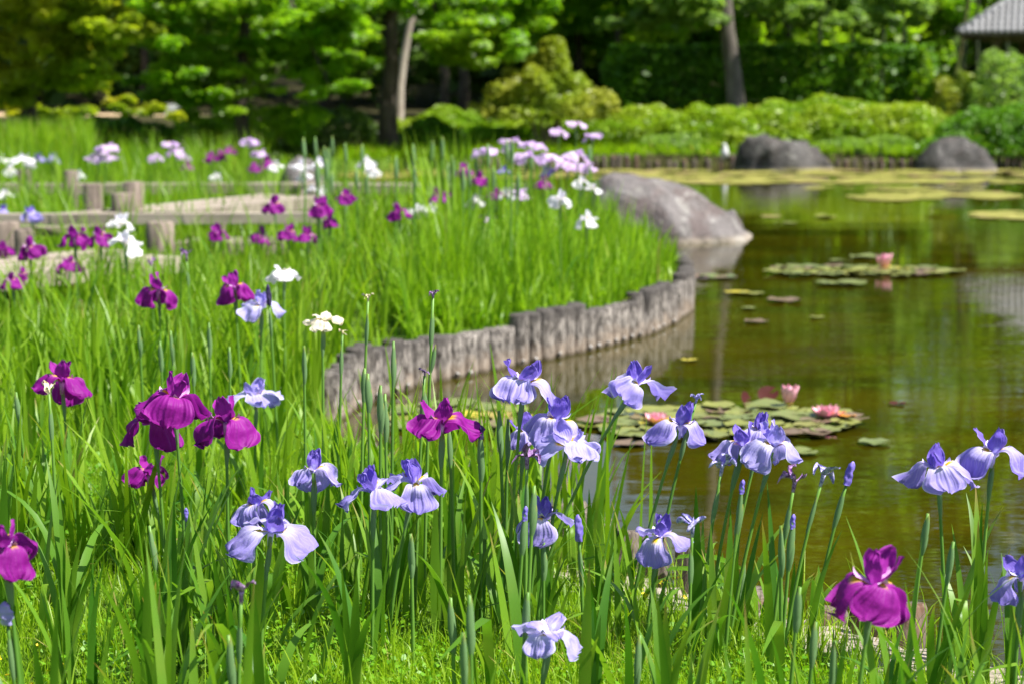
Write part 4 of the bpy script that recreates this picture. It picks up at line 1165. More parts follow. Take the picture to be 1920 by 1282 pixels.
# sword leaves: unit length, 36 triangles each
def sword_mesh(seed, mat):
    rr = random.Random(seed); segs = 9; V, U, AC = [], [], []
    lean, curl = rr.uniform(0.0, 0.14), rr.choice((0.1, 0.2, 0.3, 0.5, 0.9, 1.6)) * rr.uniform(0.7, 1.2); tw = rr.uniform(-0.7, 0.7)
    kink = rr.random() < 0.12; kp = rr.uniform(0.5, 0.75)
    x = z = 0.0
    for i in range(segs + 1):
        u = i / segs; a = lean + curl * u ** 1.6 + (1.5 if kink and u > kp else 0)
        if i: x += math.sin(a) / segs; z += math.cos(a) / segs
        w = 0.5 * min(1, 0.7 + u * 1.2) * max(0.02, 1 - max(0, (u - 0.3) / 0.7) ** 2.0)
        c, s = math.cos(tw * u), math.sin(tw * u)
        for j in (-1, 0, 1):
            AC.append(j); V.append((x + (0.10 * (1 - abs(j)) * w * 0.05 + s * j * w * 0.03), c * j * w * 0.04, z)); U.append(u)
    Fc = [(i * 3 + j, i * 3 + j + 1, i * 3 + 4 + j, i * 3 + 3 + j) for i in range(segs) for j in range(2)]
    return mesh_np('leaf', np.array(V), np.array(Fc), mat, True, {'along': np.array(U), 'across': np.array(AC)})
SWORD = [sword_mesh(40 + k, M['iris_leaf']) for k in range(22)]

HERO = []          # (px, py, radius, distance) of blooms that leaves must not hide

def leaf_ok(world_base, yaw, length, me_i=None):
    for q in (0.25, 0.4, 0.55, 0.7, 0.85, 1.0):
        r = 0.25 * length * q * q
        p = (world_base[0] + math.cos(yaw) * r, world_base[1] + math.sin(yaw) * r, world_base[2] + length * q * 0.95)
        if p[1] < 0.5: return False
        x, y = proj(p)
        for hx, hy, hr, hd in HERO:
            if p[1] < hd + 0.05 and (x - hx) ** 2 + (y - hy) ** 2 < hr * hr: return False
    return True

def add_leaf(root, off, yaw, length, width=None, check=True, variant=None):
    wb_ = Vector(root.location) + Vector(off)
    if check and not leaf_ok(wb_, yaw, length): return None
    w = width or R.uniform(0.017, 0.030)
    return obj('leaf', R.choice(SWORD) if variant is None else SWORD[variant], root, off, (R.gauss(0, .05), R.gauss(0, .06), yaw), (length, w / 0.04 * 1.0, length))

def leaf_fan(root, n, hmin, hmax, spread=0.035, check=True):
    fan = R.uniform(0, 6.28); k = 0
    for i in range(n):
        s = 1 if i % 2 else -1
        yaw = fan + (0 if s > 0 else math.pi) + R.gauss(0, 0.45)
        off = (math.cos(fan) * s * R.uniform(0, spread), math.sin(fan) * s * R.uniform(0, spread), 0)
        if add_leaf(root, off, yaw, R.uniform(hmin, hmax), check=check): k += 1
    return k

# ------------------------------------------------------------------ the irises one can pick out (pixel of the bloom, distance, foot pixel)
def foot_of(bx, d):
    x = (bx - 960) / F * d
    x = x * (1 + 0.0)
    return x, d

def iris(label, px, py, d, bx, spec, leaves=4, group=None, sag=0.0, name='iris_plant', extra=(), hero=True, lh=(0.32, 0.5), stem_r=0.0045, bd=None):
    """spec: dict for the bloom at the tip"""
    tip = at(px, py, d); bd = bd or d
    x, y = (bx - 960) / F * bd, bd
    if pond_sd([(x, y)])[0] < 0.07:
        for _ in range(60):
            y -= 0.05
            if pond_sd([(x, y)])[0] > 0.07: break
    g = gz(x, y) - 0.01
    root = empty(name, (x, y, g), label, 'iris', group)
    top = tip - Vector((x, y, g))
    pts = stem_curve((0, 0, 0), top, sag)
    MB().tube(pts, [stem_r * (1.15 - 0.35 * i / 8) for i in range(9)], 7).obj('stem', M['stem'], root, True)
    dr = (pts[-1] - pts[-2]).normalized()
    put_bloom(root, pts, top, dr, spec)
    for e in extra:
        if e[0] == 'spathe':      # a side bud further down the stem
            q = e[1]; p = Vector(pts[int(q * 8)]); s = e[2]
            add_spathe(root, p, (s * 0.22, R.uniform(-.1, .1), 1), e[3] if len(e) > 3 else 0.08, 0.0075, R.uniform(0, 6))
        elif e[0] == 'sheath':    # clasping stem leaf
            q = e[1]; p = Vector(pts[int(q * 8)])
            o = obj('leaf', R.choice(SWORD[:8]), root, p, (0, 0.10, e[2]), (e[3], 0.30, e[3]))
    leaf_fan(root, leaves, lh[0], lh[1])
    return root

def put_bloom(root, pts, top, dr, spec):
    k = spec['k']
    if k in ('violet', 'magenta', 'white', 'lilac', 'pale', 'cream'):
        s = spec.get('s', 0.078); ax = Vector((0, 0, 1)).lerp(dr, 0.6)
        add_spathe(root, Vector(pts[-1]) - dr * 0.115, dr, 0.10, 0.0085, spec.get('yaw', 0))
        add_spathe(root, Vector(pts[-1]) - dr * 0.105, (dr + Vector((0.05, -0.03, 0))).normalized(), 0.085, 0.007, spec.get('yaw', 0) + 2.5)
        MB().tube([Vector(pts[-1]) - dr * 0.05, Vector(pts[-1]) - dr * 0.0], [0.004, 0.006], 7).obj('flower_tube', M['stem'], root, True)
        add_flower(root, top, k, s, spec.get('yaw', 0), spec.get('tilt', (0, 0)), spec.get('style', 'fall'), spec.get('seed', R.randrange(999)), spec.get('std', 'std'), spec.get('falls', (1, 1, 1)), spec.get('stds', (1, 1, 1)))
    elif k == 'bud':
        L = spec.get('s', 0.11)
        add_spathe(root, Vector(pts[-1]) - dr * L * 0.98, dr, L, spec.get('r', 0.0095), R.uniform(0, 6))
        add_spathe(root, Vector(pts[-1]) - dr * L * 1.15, (dr + Vector((0.06, 0, 0))).normalized(), L * 0.75, spec.get('r', 0.0095) * 0.9, R.uniform(0, 6))
        if spec.get('tip'):
            add_roll(root, Vector(pts[-1]) - dr * 0.02, spec['tip'], spec.get('tl', 0.04), spec.get('tr', 0.006), dr)
    elif k == 'wilt':
        add_spathe(root, Vector(pts[-1]) - dr * 0.13, dr, 0.10, 0.008, R.uniform(0, 6))
        add_wilt(root, top, spec['mat'], spec.get('s', 0.03), spec.get('seed', 3), dr, spec.get('arms', 3))
    elif k == 'roll':
        add_spathe(root, Vector(pts[-1]) - dr * 0.12, dr, 0.11, 0.0085, R.uniform(0, 6))
        add_roll(root, Vector(pts[-1]) - dr * 0.005, spec['mat'], spec.get('s', 0.075), spec.get('r', 0.009), dr)

D2 = math.radians
def fl(k, yaw=0, s=0.078, style='fall', tilt=(0, 0), seed=1, **kw):
    return dict(k=k, yaw=D2(yaw), s=s, style=style, tilt=(D2(tilt[0]), D2(tilt[1])), seed=seed, **kw)

# yaw 180 turns a fall to the camera
I = []
def add(label, px, py, d, bx, spec, r=75, **kw):
    I.append((label, px, py, d, bx, spec, kw))
    if r: HERO.append((px, py + 8, r, d))

# violet irises
add('violet iris leaning right over the water on a long bare stem', 1192, 722, 4.95, 985, fl('violet', 165, .084, 'flat', (6, 12), 3), 66, leaves=3, sag=-0.02)
add('violet iris standing tallest, with log palisade right behind it', 982, 722, 4.9, 945, fl('violet', 25, .096, 'fall', (-4, 0), 5), 70, leaves=4)
add('violet iris overlapped from below by a paler bloom', 1042, 792, 4.85, 985, fl('violet', 30, .088, 'fall', (-6, 4), 8), 68, leaves=3)
add('pale violet iris with a bright yellow throat crowning a crowded trio', 1064, 838, 4.75, 1000, fl('pale', 205, .086, 'flat', (14, 6), 11), 64, leaves=3)
add('drooping violet iris half hidden at the left of the crowded trio', 985, 812, 5.1, 960, fl('violet', 150, .072, 'hang', (0, -6), 14), 50, leaves=2)
add('violet iris on a slanting stem in front of the near lily raft', 1275, 800, 4.85, 1175, fl('violet', 0, .086, 'fall', (0, 8), 17), 66, leaves=3)
add('violet iris with a broad pale fall, left of two joined blooms over water', 1392, 838, 4.8, 1330, fl('violet', 108, .082, 'fall', (4, -8), 20), 62, leaves=3)
add('violet iris with a long white fall, right of two joined blooms over water', 1452, 840, 4.75, 1372, fl('pale', 10, .086, 'fall', (0, 6), 23), 62, leaves=3)
add('violet iris rising behind the gap of two joined blooms over water', 1428, 815, 4.95, 1362, fl('violet', 168, .076, 'fall', (2, 0), 24), 50, leaves=2)
add('violet iris with spreading standards before the open brown water', 1758, 884, 4.6, 1800, fl('violet', 178, .090, 'fall', (10, -4), 26, std='std'), 72, leaves=4)
add('violet iris on a thick dark stem beside the right-hand grass clump', 1862, 852, 4.65, 1855, fl('violet', 12, .090, 'fall', (0, 4), 29), 70, leaves=4)
add('small violet iris with two upright standards among the left leaf blades', 588, 884, 4.95, 580, fl('violet', 140, .074, 'fall', (4, 0), 32), 58, leaves=5)
add('violet iris facing front, low bloom of a close pair in the lawn', 508, 998, 4.45, 470, fl('violet', 5, .094, 'flat', (12, 8), 35), 78, leaves=5)
add('violet iris tucked behind the low front bloom of the close pair', 482, 950, 4.7, 455, fl('violet', 28, .074, 'fall', (-4, -6), 38), 56, leaves=4)
add('violet iris with wide spreading falls joined to a bloom on its right', 700, 925, 4.6, 690, fl('violet', 215, .086, 'flat', (6, -8), 41), 70, leaves=6)
add('violet iris joined to a bloom on its left, long white-streaked fall', 778, 908, 4.7, 715, fl('violet', 190, .084, 'fall', (10, 6), 44), 58, leaves=4)
add('violet iris crossed by a green bud stalk at the lawn edge', 1020, 972, 4.75, 1015, fl('violet', 165, .078, 'fall', (6, 4), 47), 60, leaves=4)
add('violet iris low on the bank, wilted twist beside it', 1238, 1008, 4.75, 1215, fl('violet', 145, .076, 'flat', (4, -6), 50), 56, leaves=4)
add('pale violet iris blooming low in the short grass', 1030, 1190, 4.05, 1010, fl('pale', 150, .076, 'flat', (8, 4), 53, std='lean'), 62, leaves=3, lh=(.2, .3))
add('violet iris cut by the frame beside the right-hand leaf clump', 1915, 1085, 4.2, 1930, fl('violet', 100, .076, 'fall', (0, 0), 56), 50, leaves=3)
add('pale lilac-white iris, slightly behind the magenta group', 480, 748, 6.3, 468, fl('pale', 205, .092, 'flat', (6, 6), 59), 54, leaves=4)
add('lilac-white iris with narrow petals crossed by a black bud', 490, 575, 7.4, 482, fl('pale', 150, .088, 'flat', (4, 4), 62), 42, leaves=3)
add('white iris flushed with lilac, cup turned up above the lawn', 532, 512, 8.2, 530, fl('white', 190, .075, 'flat', (0, 4), 65, std='lean'), 34, leaves=3)
# magenta irises
add('magenta iris topmost of a tight pair among the left leaves', 326, 752, 5.1, 338, fl('magenta', 190, .100, 'fall', (8, 6), 68), 72, leaves=5)
add('magenta iris lower left of the tight pair', 288, 792, 5.2, 300, fl('magenta', 222, .090, 'fall', (6, -6), 71), 62, leaves=4)
add('magenta iris with folded hanging falls, right of the tight pair', 424, 795, 5.0, 416, fl('magenta', 0, .096, 'hang', (0, 0), 74), 62, leaves=5)
add('small magenta iris low behind the tight pair', 280, 892, 5.5, 300, fl('magenta', 15, .080, 'fall', (-4, 4), 77, falls=(1, 1, .7)), 54, leaves=4)
add('magenta iris alone at left with a withered cream bloom before it', 116, 718, 6.0, 118, fl('magenta', 5, .092, 'fall', (-2, 0), 80), 52, leaves=5)
add('magenta iris in front of the cove with a blue twist behind', 828, 796, 4.85, 822, fl('magenta', 135, .088, 'fall', (2, 4), 83), 66, leaves=5)
add('large soft magenta iris before the bare earth of the bank', 1638, 1100, 3.65, 1610, fl('magenta', 195, .100, 'hang', (6, 6), 86), 95, leaves=4)
add('magenta iris cut by the left frame edge, low in the grass', 8, 1030, 3.7, 20, fl('magenta', 110, .078, 'hang', (4, 4), 89), 60, leaves=3, lh=(.2, .35))
# cream blooms by the palisade end
add('cream withering iris with thin petals near the palisade end', 605, 604, 6.2, 600, fl('cream', 170, .056, 'flat', (0, 0), 92, std='lean'), 30, leaves=3)
# withered blooms and buds
W_ = [
 ('withered cream bloom with dark tips in front of the lone magenta iris', 92, 738, 5.2, 92, dict(k='wilt', mat='wilt_cream', s=.030, seed=4), {}),
 ('withered cream bloom on a tall stalk left of the palisade', 690, 566, 5.7, 668, dict(k='wilt', mat='wilt_cream', s=.022, seed=6, arms=4), {}),
 ('withered small cream bloom beside the thin-petalled cream iris', 642, 628, 6.0, 626, dict(k='wilt', mat='wilt_cream', s=.018, seed=8), {}),
 ('withered dark purple bloom topping the tallest stalk before the palisade', 812, 560, 5.2, 790, dict(k='wilt', mat='wilt_purple', s=.020, seed=10, arms=4), dict(extra=(('spathe', .8, 1), ('spathe', .72, -1)))),
 ('withered small purple bloom low before the palisade', 796, 704, 5.1, 772, dict(k='wilt', mat='wilt_purple', s=.018, seed=12, arms=4), {}),
 ('withered blue twist above the slanting violet iris', 1304, 756, 4.9, 1215, dict(k='wilt', mat='wilt_blue', s=.022, seed=14), dict(extra=(('spathe', .85, 1),))),
 ('wilting lilac and purple bloom with curled tips below the crowded trio', 988, 872, 4.6, 985, dict(k='wilt', mat='wilt_purple', s=.042, seed=16, arms=5), {}),
 ('wilting lilac bloom under the two joined violet blooms', 1352, 886, 4.75, 1315, dict(k='wilt', mat='wilt_blue', s=.040, seed=18, arms=4), {}),
 ('wilting purple bloom with a yellow base over the water', 1488, 916, 4.6, 1455, dict(k='wilt', mat='wilt_purple', s=.040, seed=20, arms=4), {}),
 ('wilting white and blue bloom with crinkled petals over the water', 1540, 905, 4.7, 1480, dict(k='wilt', mat='wilt_blue', s=.042, seed=22, arms=4), {}),
 ('furled dark blue bloom standing right of the wilting white one', 1588, 905, 4.75, 1530, dict(k='roll', mat='roll_blue', s=.06, r=.0085), {}),
 ('wilted blue and white twist beside the low violet bank iris', 1298, 1000, 4.6, 1300, dict(k='wilt', mat='wilt_blue', s=.040, seed=24, arms=4), {}),
 ('furled blue roll beside the bloom crossed by a bud stalk', 1086, 1010, 4.7, 1100, dict(k='roll', mat='roll_blue', s=.066, r=.0085), {}),
 ('wilted dark purple bloom standing low in the near grass', 452, 1126, 3.75, 425, dict(k='wilt', mat='wilt_purple', s=.036, seed=26), {}),
 ('opening pale violet bud at the left frame edge', 14, 1165, 3.7, 10, dict(k='roll', mat='wilt_blue', s=.045, r=.011), {}),
 ('furled blue twist rising behind the magenta iris by the cove', 842, 790, 5.0, 850, dict(k='roll', mat='wilt_blue', s=.055, r=.006), {}),
 ('black shrivelled bud crossing the narrow lilac-white iris', 505, 570, 7.0, 515, dict(k='roll', mat='wilt_dark', s=.075, r=.008), {}),
 ('dark furled bud among the left irises before the deck', 350, 487, 9.0, 358, dict(k='wilt', mat='wilt_purple', s=.045, seed=28), {}),
 ('small withered dark bloom at the end of the deck', 283, 500, 9.0, 285, dict(k='wilt', mat='wilt_purple', s=.030, seed=30), {}),
]
for lab, px, py, d, bx, sp, kw in W_:
    I.append((lab, px, py, d, bx, sp, dict(leaves=1, **kw)))
    HERO.append((px, py, 26, d))
BUDS = [(570, 648, 5.6, 566, None), (684, 690, 5.5, 668, None), (738, 640, 5.4, 728, None), (690, 700, 5.0, 690, None), (714, 722, 4.95, 706, None), (722, 738, 5.0, 722, None), (935, 770, 4.9, 950, None), (953, 785, 5.0, 945, None),
        (902, 808, 4.85, 900, 'wilt_dark'), (1464, 985, 4.5, 1480, None), (1487, 975, 4.55, 1478, 'roll_blue'), (1740, 962, 4.4, 1720, None), (1788, 1015, 4.3, 1770, None), (1392, 910, 4.7, 1370, 'roll_blue'), (1500, 1100, 3.9, 1490, None),
        (1530, 1165, 3.85, 1525, None), (1565, 1200, 3.8, 1570, None), (1002, 910, 4.4, 985, None), (985, 960, 4.55, 965, 'roll_blue'), (1020, 1010, 4.7, 1020, None), (990, 1110, 4.1, 975, None), (880, 1115, 3.8, 885, None), (868, 1185, 3.6, 870, None),
        (30, 735, 5.9, 40, None), (280, 985, 4.6, 290, None), (350, 962, 4.9, 352, 'roll_blue'), (770, 1000, 4.5, 770, None), (845, 1120, 4.2, 850, None), (1200, 1190, 4.0, 1195, None), (428, 1190, 3.75, 425, None),
        (260, 610, 7.0, 262, None), (300, 640, 6.8, 300, None), (392, 605, 7.0, 388, None), (320, 620, 7.2, 322, None), (430, 650, 6.6, 425, None), (360, 660, 6.4, 362, None), (1395, 1050, 4.9, 1390, None)]
for px, py, d, bx, tipm in BUDS:
    I.append((('closed green iris bud showing a dark violet tip' if tipm else 'closed green iris bud on a slim bare stalk'), px, py, d, bx, dict(k='bud', s=R.uniform(.085, .115), tip=tipm, tl=.035, tr=.0055), dict(leaves=1, group='iris buds with violet tips' if tipm else 'green iris buds')))

# middle-distance blooms: (px, py, width px, colour)
MID = [
 (297, 546, 68, 'magenta', 'a'), (440, 540, 70, 'magenta', 'a'),
 (57, 466, 50, 'magenta', 'b'), (140, 447, 55, 'magenta', 'b'), (187, 445, 50, 'magenta', 'b'), (130, 498, 46, 'magenta', 'b'), (5, 470, 40, 'magenta', 'b'), (22, 528, 40, 'magenta', 'b'), (42, 515, 30, 'magenta', 'b'),
 (410, 438, 40, 'magenta', 'c'), (515, 386, 42, 'magenta', 'c'), (490, 443, 40, 'magenta', 'c'), (540, 437, 42, 'magenta', 'c'), (577, 444, 40, 'magenta', 'c'), (600, 390, 46, 'magenta', 'c'), (618, 414, 34, 'magenta', 'c'), (648, 370, 36, 'magenta', 'c'),
 (823, 369, 42, 'magenta', 'd'), (748, 400, 44, 'magenta', 'd'), (900, 338, 36, 'magenta', 'd'), (930, 366, 30, 'magenta', 'd'), (1020, 345, 34, 'magenta', 'd'), (868, 322, 34, 'magenta', 'd'),
 (58, 402, 42, 'violet', 'e'), (5, 398, 34, 'violet', 'e'),
 (235, 458, 55, 'white', 'f'), (228, 420, 46, 'white', 'f'),
 (783, 398, 38, 'white', 'g'), (808, 392, 36, 'white', 'g'), (890, 378, 34, 'white', 'g'), (950, 368, 34, 'white', 'g'), (975, 364, 34, 'lilac', 'g'), (1050, 375, 46, 'white', 'g'), (1100, 415, 44, 'white', 'g'), (1090, 343, 30, 'white', 'g'), (1112, 356, 26, 'white', 'g'), (915, 410, 28, 'lilac', 'g'),
 (905, 286, 46, 'lilac', 'h'), (960, 270, 50, 'lilac', 'h'), (1000, 276, 48, 'lilac', 'h'), (985, 298, 52, 'lilac', 'h'), (1030, 298, 46, 'lilac', 'h'), (1082, 294, 50, 'lilac', 'h'), (1065, 314, 44, 'lilac', 'h'), (1095, 316, 42, 'lilac', 'h'), (1047, 248, 32, 'lilac', 'h'), (1080, 235, 30, 'lilac', 'h'), (1110, 258, 36, 'lilac', 'h'), (945, 322, 26, 'violet', 'h'), (1025, 322, 26, 'violet', 'h'),
 (200, 278, 40, 'lilac', 'i'), (184, 296, 40, 'lilac', 'i'), (206, 298, 30, 'lilac', 'i'), (318, 272, 34, 'lilac', 'i'), (330, 285, 34, 'lilac', 'i'), (345, 297, 28, 'lilac', 'i'), (291, 297, 32, 'lilac', 'i'), (470, 266, 34, 'lilac', 'i'), (487, 288, 28, 'lilac', 'i'),
 (352, 314, 26, 'magenta', 'j'), (395, 297, 30, 'magenta', 'j'), (412, 292, 28, 'magenta', 'j'), (428, 284, 28, 'magenta', 'j'), (478, 316, 28, 'magenta', 'j'), (500, 306, 30, 'magenta', 'j'),
 (47, 302, 40, 'white', 'k'), (18, 320, 34, 'white', 'k'), (5, 302, 24, 'white', 'k'), (148, 330, 26, 'white', 'k'), (515, 312, 26, 'white', 'k'), (565, 314, 34, 'white', 'k'), (570, 330, 26, 'white', 'k'), (600, 310, 34, 'white', 'k'), (688, 308, 34, 'white', 'k'), (700, 322, 30, 'white', 'k'), (8, 366, 26, 'white', 'k'), (405, 334, 24, 'white', 'k'), (585, 358, 26, 'white', 'k'), (605, 360, 24, 'white', 'k'),
 (72, 298, 26, 'violet', 'l'), (100, 298, 24, 'violet', 'l'),
]
LABM = {'a': 'magenta iris on a tall stem in the open bed before the deck', 'b': 'magenta iris blooming against the wide plank section', 'c': 'magenta iris in the loose bed around the low plank step',
        'd': 'magenta iris among white ones above the palisade bed', 'e': 'violet-blue iris in front of the low log rail', 'f': 'white iris at the end of the wide plank section', 'g': 'pale iris scattered over the palisade bed',
        'h': 'lilac iris on a tall stem beside the large boulder', 'i': 'lilac iris in the far marsh below the maples', 'j': 'magenta iris in the far marsh below the broad maple', 'k': 'white iris dotted through the far marsh', 'l': 'small violet iris in the far marsh by the stumps'}
for n_, (px, py, w, c, g) in enumerate(MID):
    real = 0.135 if g in 'abcdefg' else 0.17
    d = real * F / max(w - 4, 10)
    lo, hi = {'h': (11.5, 14.4), 'd': (9.8, 14), 'g': (9.8, 14), 'c': (9, 12.5)}.get(g, (6.5, 26))
    d = min(max(d, lo), hi)
    # keep the stems a believable height above the ground
    z = CAMZ - (py - 150) * d / F
    if z > 1.15: d = min((CAMZ - 1.12) * F / max(py - 150, 40), 22)
    if z < 0.55: d = (CAMZ - 0.55) * F / (py - 150)
    p = at(px, py, d)
    if pond_sd([(p.x, p.y)])[0] < 0.1:
        for dd in np.arange(d, 7, -0.25):
            q = at(px, py, dd)
            if pond_sd([(q.x, q.y)])[0] > 0.12: d = float(dd); break
    s = w * d / F * 0.60
    flat = c in ('lilac', 'white')
    I.append((LABM[g], px, py, d, px + R.uniform(-8, 8), fl(c, R.uniform(0, 360), min(max(s, .05), .105), R.choice(('flat', 'flat', 'fall')) if flat else R.choice(('fall', 'fall', 'hang')), (R.uniform(-6, 10), R.uniform(-8, 8)), n_ + 200, std='lean' if c == 'lilac' else 'std'), dict(leaves=2, group=LABM[g] + 's' if False else 'irises: ' + LABM[g], lh=(.4, .6))))
    HERO.append((px, py, w * 0.5, d))

def short(l):
    return ' '.join(l.split(',')[0].split()[:11])
def near_bloom(px, py, dd):
    best = min((i for i in I if i[5]['k'] in THROAT and i[3] < 6.4), key=lambda i: ((i[4] - px) / 900) ** 2 + ((i[3] - dd) / 1.2) ** 2)
    return short(best[0])
for lab, px, py, d, bx, sp, kw in I:
    if sp['k'] == 'bud':
        lab = ('violet-tipped' if sp['tip'] else 'green') + ' bud by the ' + near_bloom(bx, py, d)
    iris(lab, px, py, d, bx, sp, **kw)
# leafless-topped green stalks in the bed beside the straight trunk
for k in range(30):
    px = R.choice((R.uniform(640, 860), R.uniform(560, 640), R.uniform(860, 1120))); py = R.uniform(255, 330)
    d = R.uniform(12.0, 15.0); p = at(px, py, d)
    if pond_sd([(p.x, p.y)])[0] < 0.1: d = 12.5
    iris('slim pale green bud stalk in the bed before the straight trunk', px, py, d, px + R.uniform(-6, 6), dict(k='bud', s=.13, r=.017), leaves=1, group='bud stalks in the far bed', lh=(.4, .6), stem_r=0.0075)

# ------------------------------------------------------------------ leaf clumps of the foreground, each fan a thing
def cap_py(px):
    return float(np.interp(px, [0, 250, 330, 480, 600, 880, 960, 1200, 1300, 1650, 1700, 1920], [740, 760, 800, 850, 760, 800, 905, 930, 990, 1040, 1000, 960]))
pts_used = []
def clump_at(x, y, n, hmin, hmax, label=None, tall=False):
    g = gz(x, y) - 0.01
    px, _ = proj((x, y, g)); lim = cap_py(px) + R.uniform(-20, 160) - (60 if tall else 0)
    zt = CAMZ - (lim - 150) * y / F
    hm = min(hmax, max(0.16, (zt - g) / 0.93))
    root = empty('iris_leaf_fan', (x, y, g), 'leaf fan growing by the ' + near_bloom(px, 0, y), 'iris leaves', 'leaf fans of the near bed')
    k = leaf_fan(root, n, min(hmin, hm * 0.7), hm, 0.05)
    if k == 0:
        bpy.data.objects.remove(root)
        return
tries = 0
while len(pts_used) < 140 and tries < 6000:
    tries += 1
    y = R.uniform(3.45, 6.6); x = R.uniform(-0.285, 0.285) * y + R.uniform(-0.15, 0.15)
    s = pond_sd([(x, y)])[0]
    if s < 0.05: continue
    px, py = proj((x, y, 0.2))
    dens = 1.0
    if 560 < px < 1000 and y < 4.8: dens = 0.32          # the open lawn of the foreground
    if px < 260 and y < 5.4: dens = 0.28
    if 1480 < px < 1760 and 4.2 < y < 5.3: dens = 0.12     # bare earth by the bank
    if 980 < px < 1480 and y < 4.7: dens = 0.25
    if y < 4.1: dens *= 0.35
    if R.random() > dens: continue
    if any((x - a) ** 2 + (y - b) ** 2 < 0.10 ** 2 for a, b in pts_used): continue
    pts_used.append((x, y))
    clump_at(x, y, R.randint(5, 9), 0.26, 0.56, tall=(px < 250 or px > 1700))

# ------------------------------------------------------------------ stuff: turf, clover, leaf field
parts = []
B, s = sample_land(230000, 3.2, 9.0, 0.03, 0.29, 0.5, 1.25)
pn = np.array([noise.noise((b[0] * 2.2, b[1] * 2.2, 3.3)) for b in B])
soilv = np.where((B[:, 0] > -0.2) & (B[:, 1] < 8), np.clip(1 - (s - 0.05) / 0.42, 0, 1), 0)
keep = RNG.random(len(B)) < (1 - 0.92 * np.clip(soilv * 1.5 + pn * 0.3, 0, 1)) * np.clip(0.75 + pn, 0.3, 1)
B, pn = B[keep], pn[keep]; n = len(B)
parts.append(blades(B, RNG.uniform(.03, .10, n) * (1 + 0.5 * pn), RNG.uniform(.0022, .0045, n), RNG.random(n) * 6.28, np.abs(RNG.normal(.15, .35, n)), RNG.normal(.7, .7, n), np.clip(RNG.random(n) * .7 + .3 * (pn + .5), 0, 1), 3))
# longer loose grass
B, s = sample_land(4200, 3.4, 9.0, 0.01, 0.29, 0.5, 1.1); n = len(B)
parts.append(blades(B, RNG.uniform(.10, .24, n), RNG.uniform(.003, .0055, n), RNG.random(n) * 6.28, np.abs(RNG.normal(.1, .2, n)), RNG.normal(.9, .7, n), RNG.random(n), 4))
V, Fc, A = join(parts)
tag(obj('turf', mesh_np('turf', V, Fc, M['grass'], False, A)), 'short bright green turf of the near bank', 'grass', kind='stuff')

B, s = sample_land(70000, 3.2, 8.0, 0.08, 0.28, 0.4, 1.2)
pn = np.array([noise.noise((b[0] * 1.7 + 9, b[1] * 1.7, 1.3)) for b in B]); k = (pn + RNG.normal(0, .12, len(B)) > 0.02) & ((s > 0.5) | (B[:, 0] < -0.1))
B = B[k]; n = len(B)
C = B + np.column_stack([np.zeros(n), np.zeros(n), RNG.uniform(.015, .065, n)])
V, Fc, A = leaf_cloud(C, np.full((n, 3), 0.012), np.ones(n, int), 0.0085, 0.45, 0.8)
tag(obj('clover', mesh_np('clover', V, Fc, M['clover'], False, A)), 'low clover mixed through the near turf', 'clover', kind='stuff')

B, s = sample_land(1200, 3.6, 7.0, 0.08, 0.28, 0.4, 1.0); B = B[(patch_noise(B, 1.3, 4.0) > 0.42)]; n = len(B)
V, Fc, A = leaf_cloud(B + np.array([0, 0, .07]), np.full((n, 3), 0.006), np.full(n, 3), 0.005, 0.6, 0.9)
tag(obj('yellow_blooms', mesh_np('yellow_blooms', V, Fc, M['yellow_bloom'], False, A)), 'tiny yellow flowers sprinkled in the near turf', 'wild flowers', kind='stuff')

def hero_filter(B, length, yaw):
    px = 960 + F * B[:, 0] / (B[:, 1] * CP); keep = np.ones(len(B), bool)
    for q in (0.45, 0.6, 0.75, 0.9):
        z = B[:, 2] + length * q
        f = B[:, 1] * CP - (z - CAMZ) * SP; u = B[:, 1] * SP + (z - CAMZ) * CP
        X, Y = 960 + F * B[:, 0] / f, 641 - F * u / f
        for hx, hy, hr, hd in HERO:
            keep &= ~((B[:, 1] < hd) & ((X - hx) ** 2 + (Y - hy) ** 2 < (hr * 0.95 + 4) ** 2))
    return keep

# leaf field of the left marsh and of the palisade bed
B, s, yaw, tt = tufts(5200, (7, 15), 0.045, 5.5, 30.0, 0.10, 0.29, 0.6, 1.25)
bedm = (B[:, 1] > 9.2) & (B[:, 1] < 16.0) & (B[:, 0] > -0.33 - 0.02 * B[:, 1])
pn = np.array([noise.noise((b[0] * 0.9, b[1] * 0.55, 7.7)) for b in B])
k = (RNG.random(len(B)) < np.clip(0.75 + 0.9 * pn, 0.2, 1)) & ~bedm & ~((B[:, 1] < 8.5) & (np.repeat(0.62, len(B)) > (0.5 + 0.5 * np.sin(np.floor(B[:, 0] * 5) * 12.99 + np.floor(B[:, 1] * 4) * 78.2))))
B, pn, yaw, tt = B[k], pn[k], yaw[k], tt[k]; n = len(B)
L = RNG.uniform(.28, .60, n) * (1 + 0.25 * pn)
L = np.where(B[:, 1] > 13, L * 1.3, L)
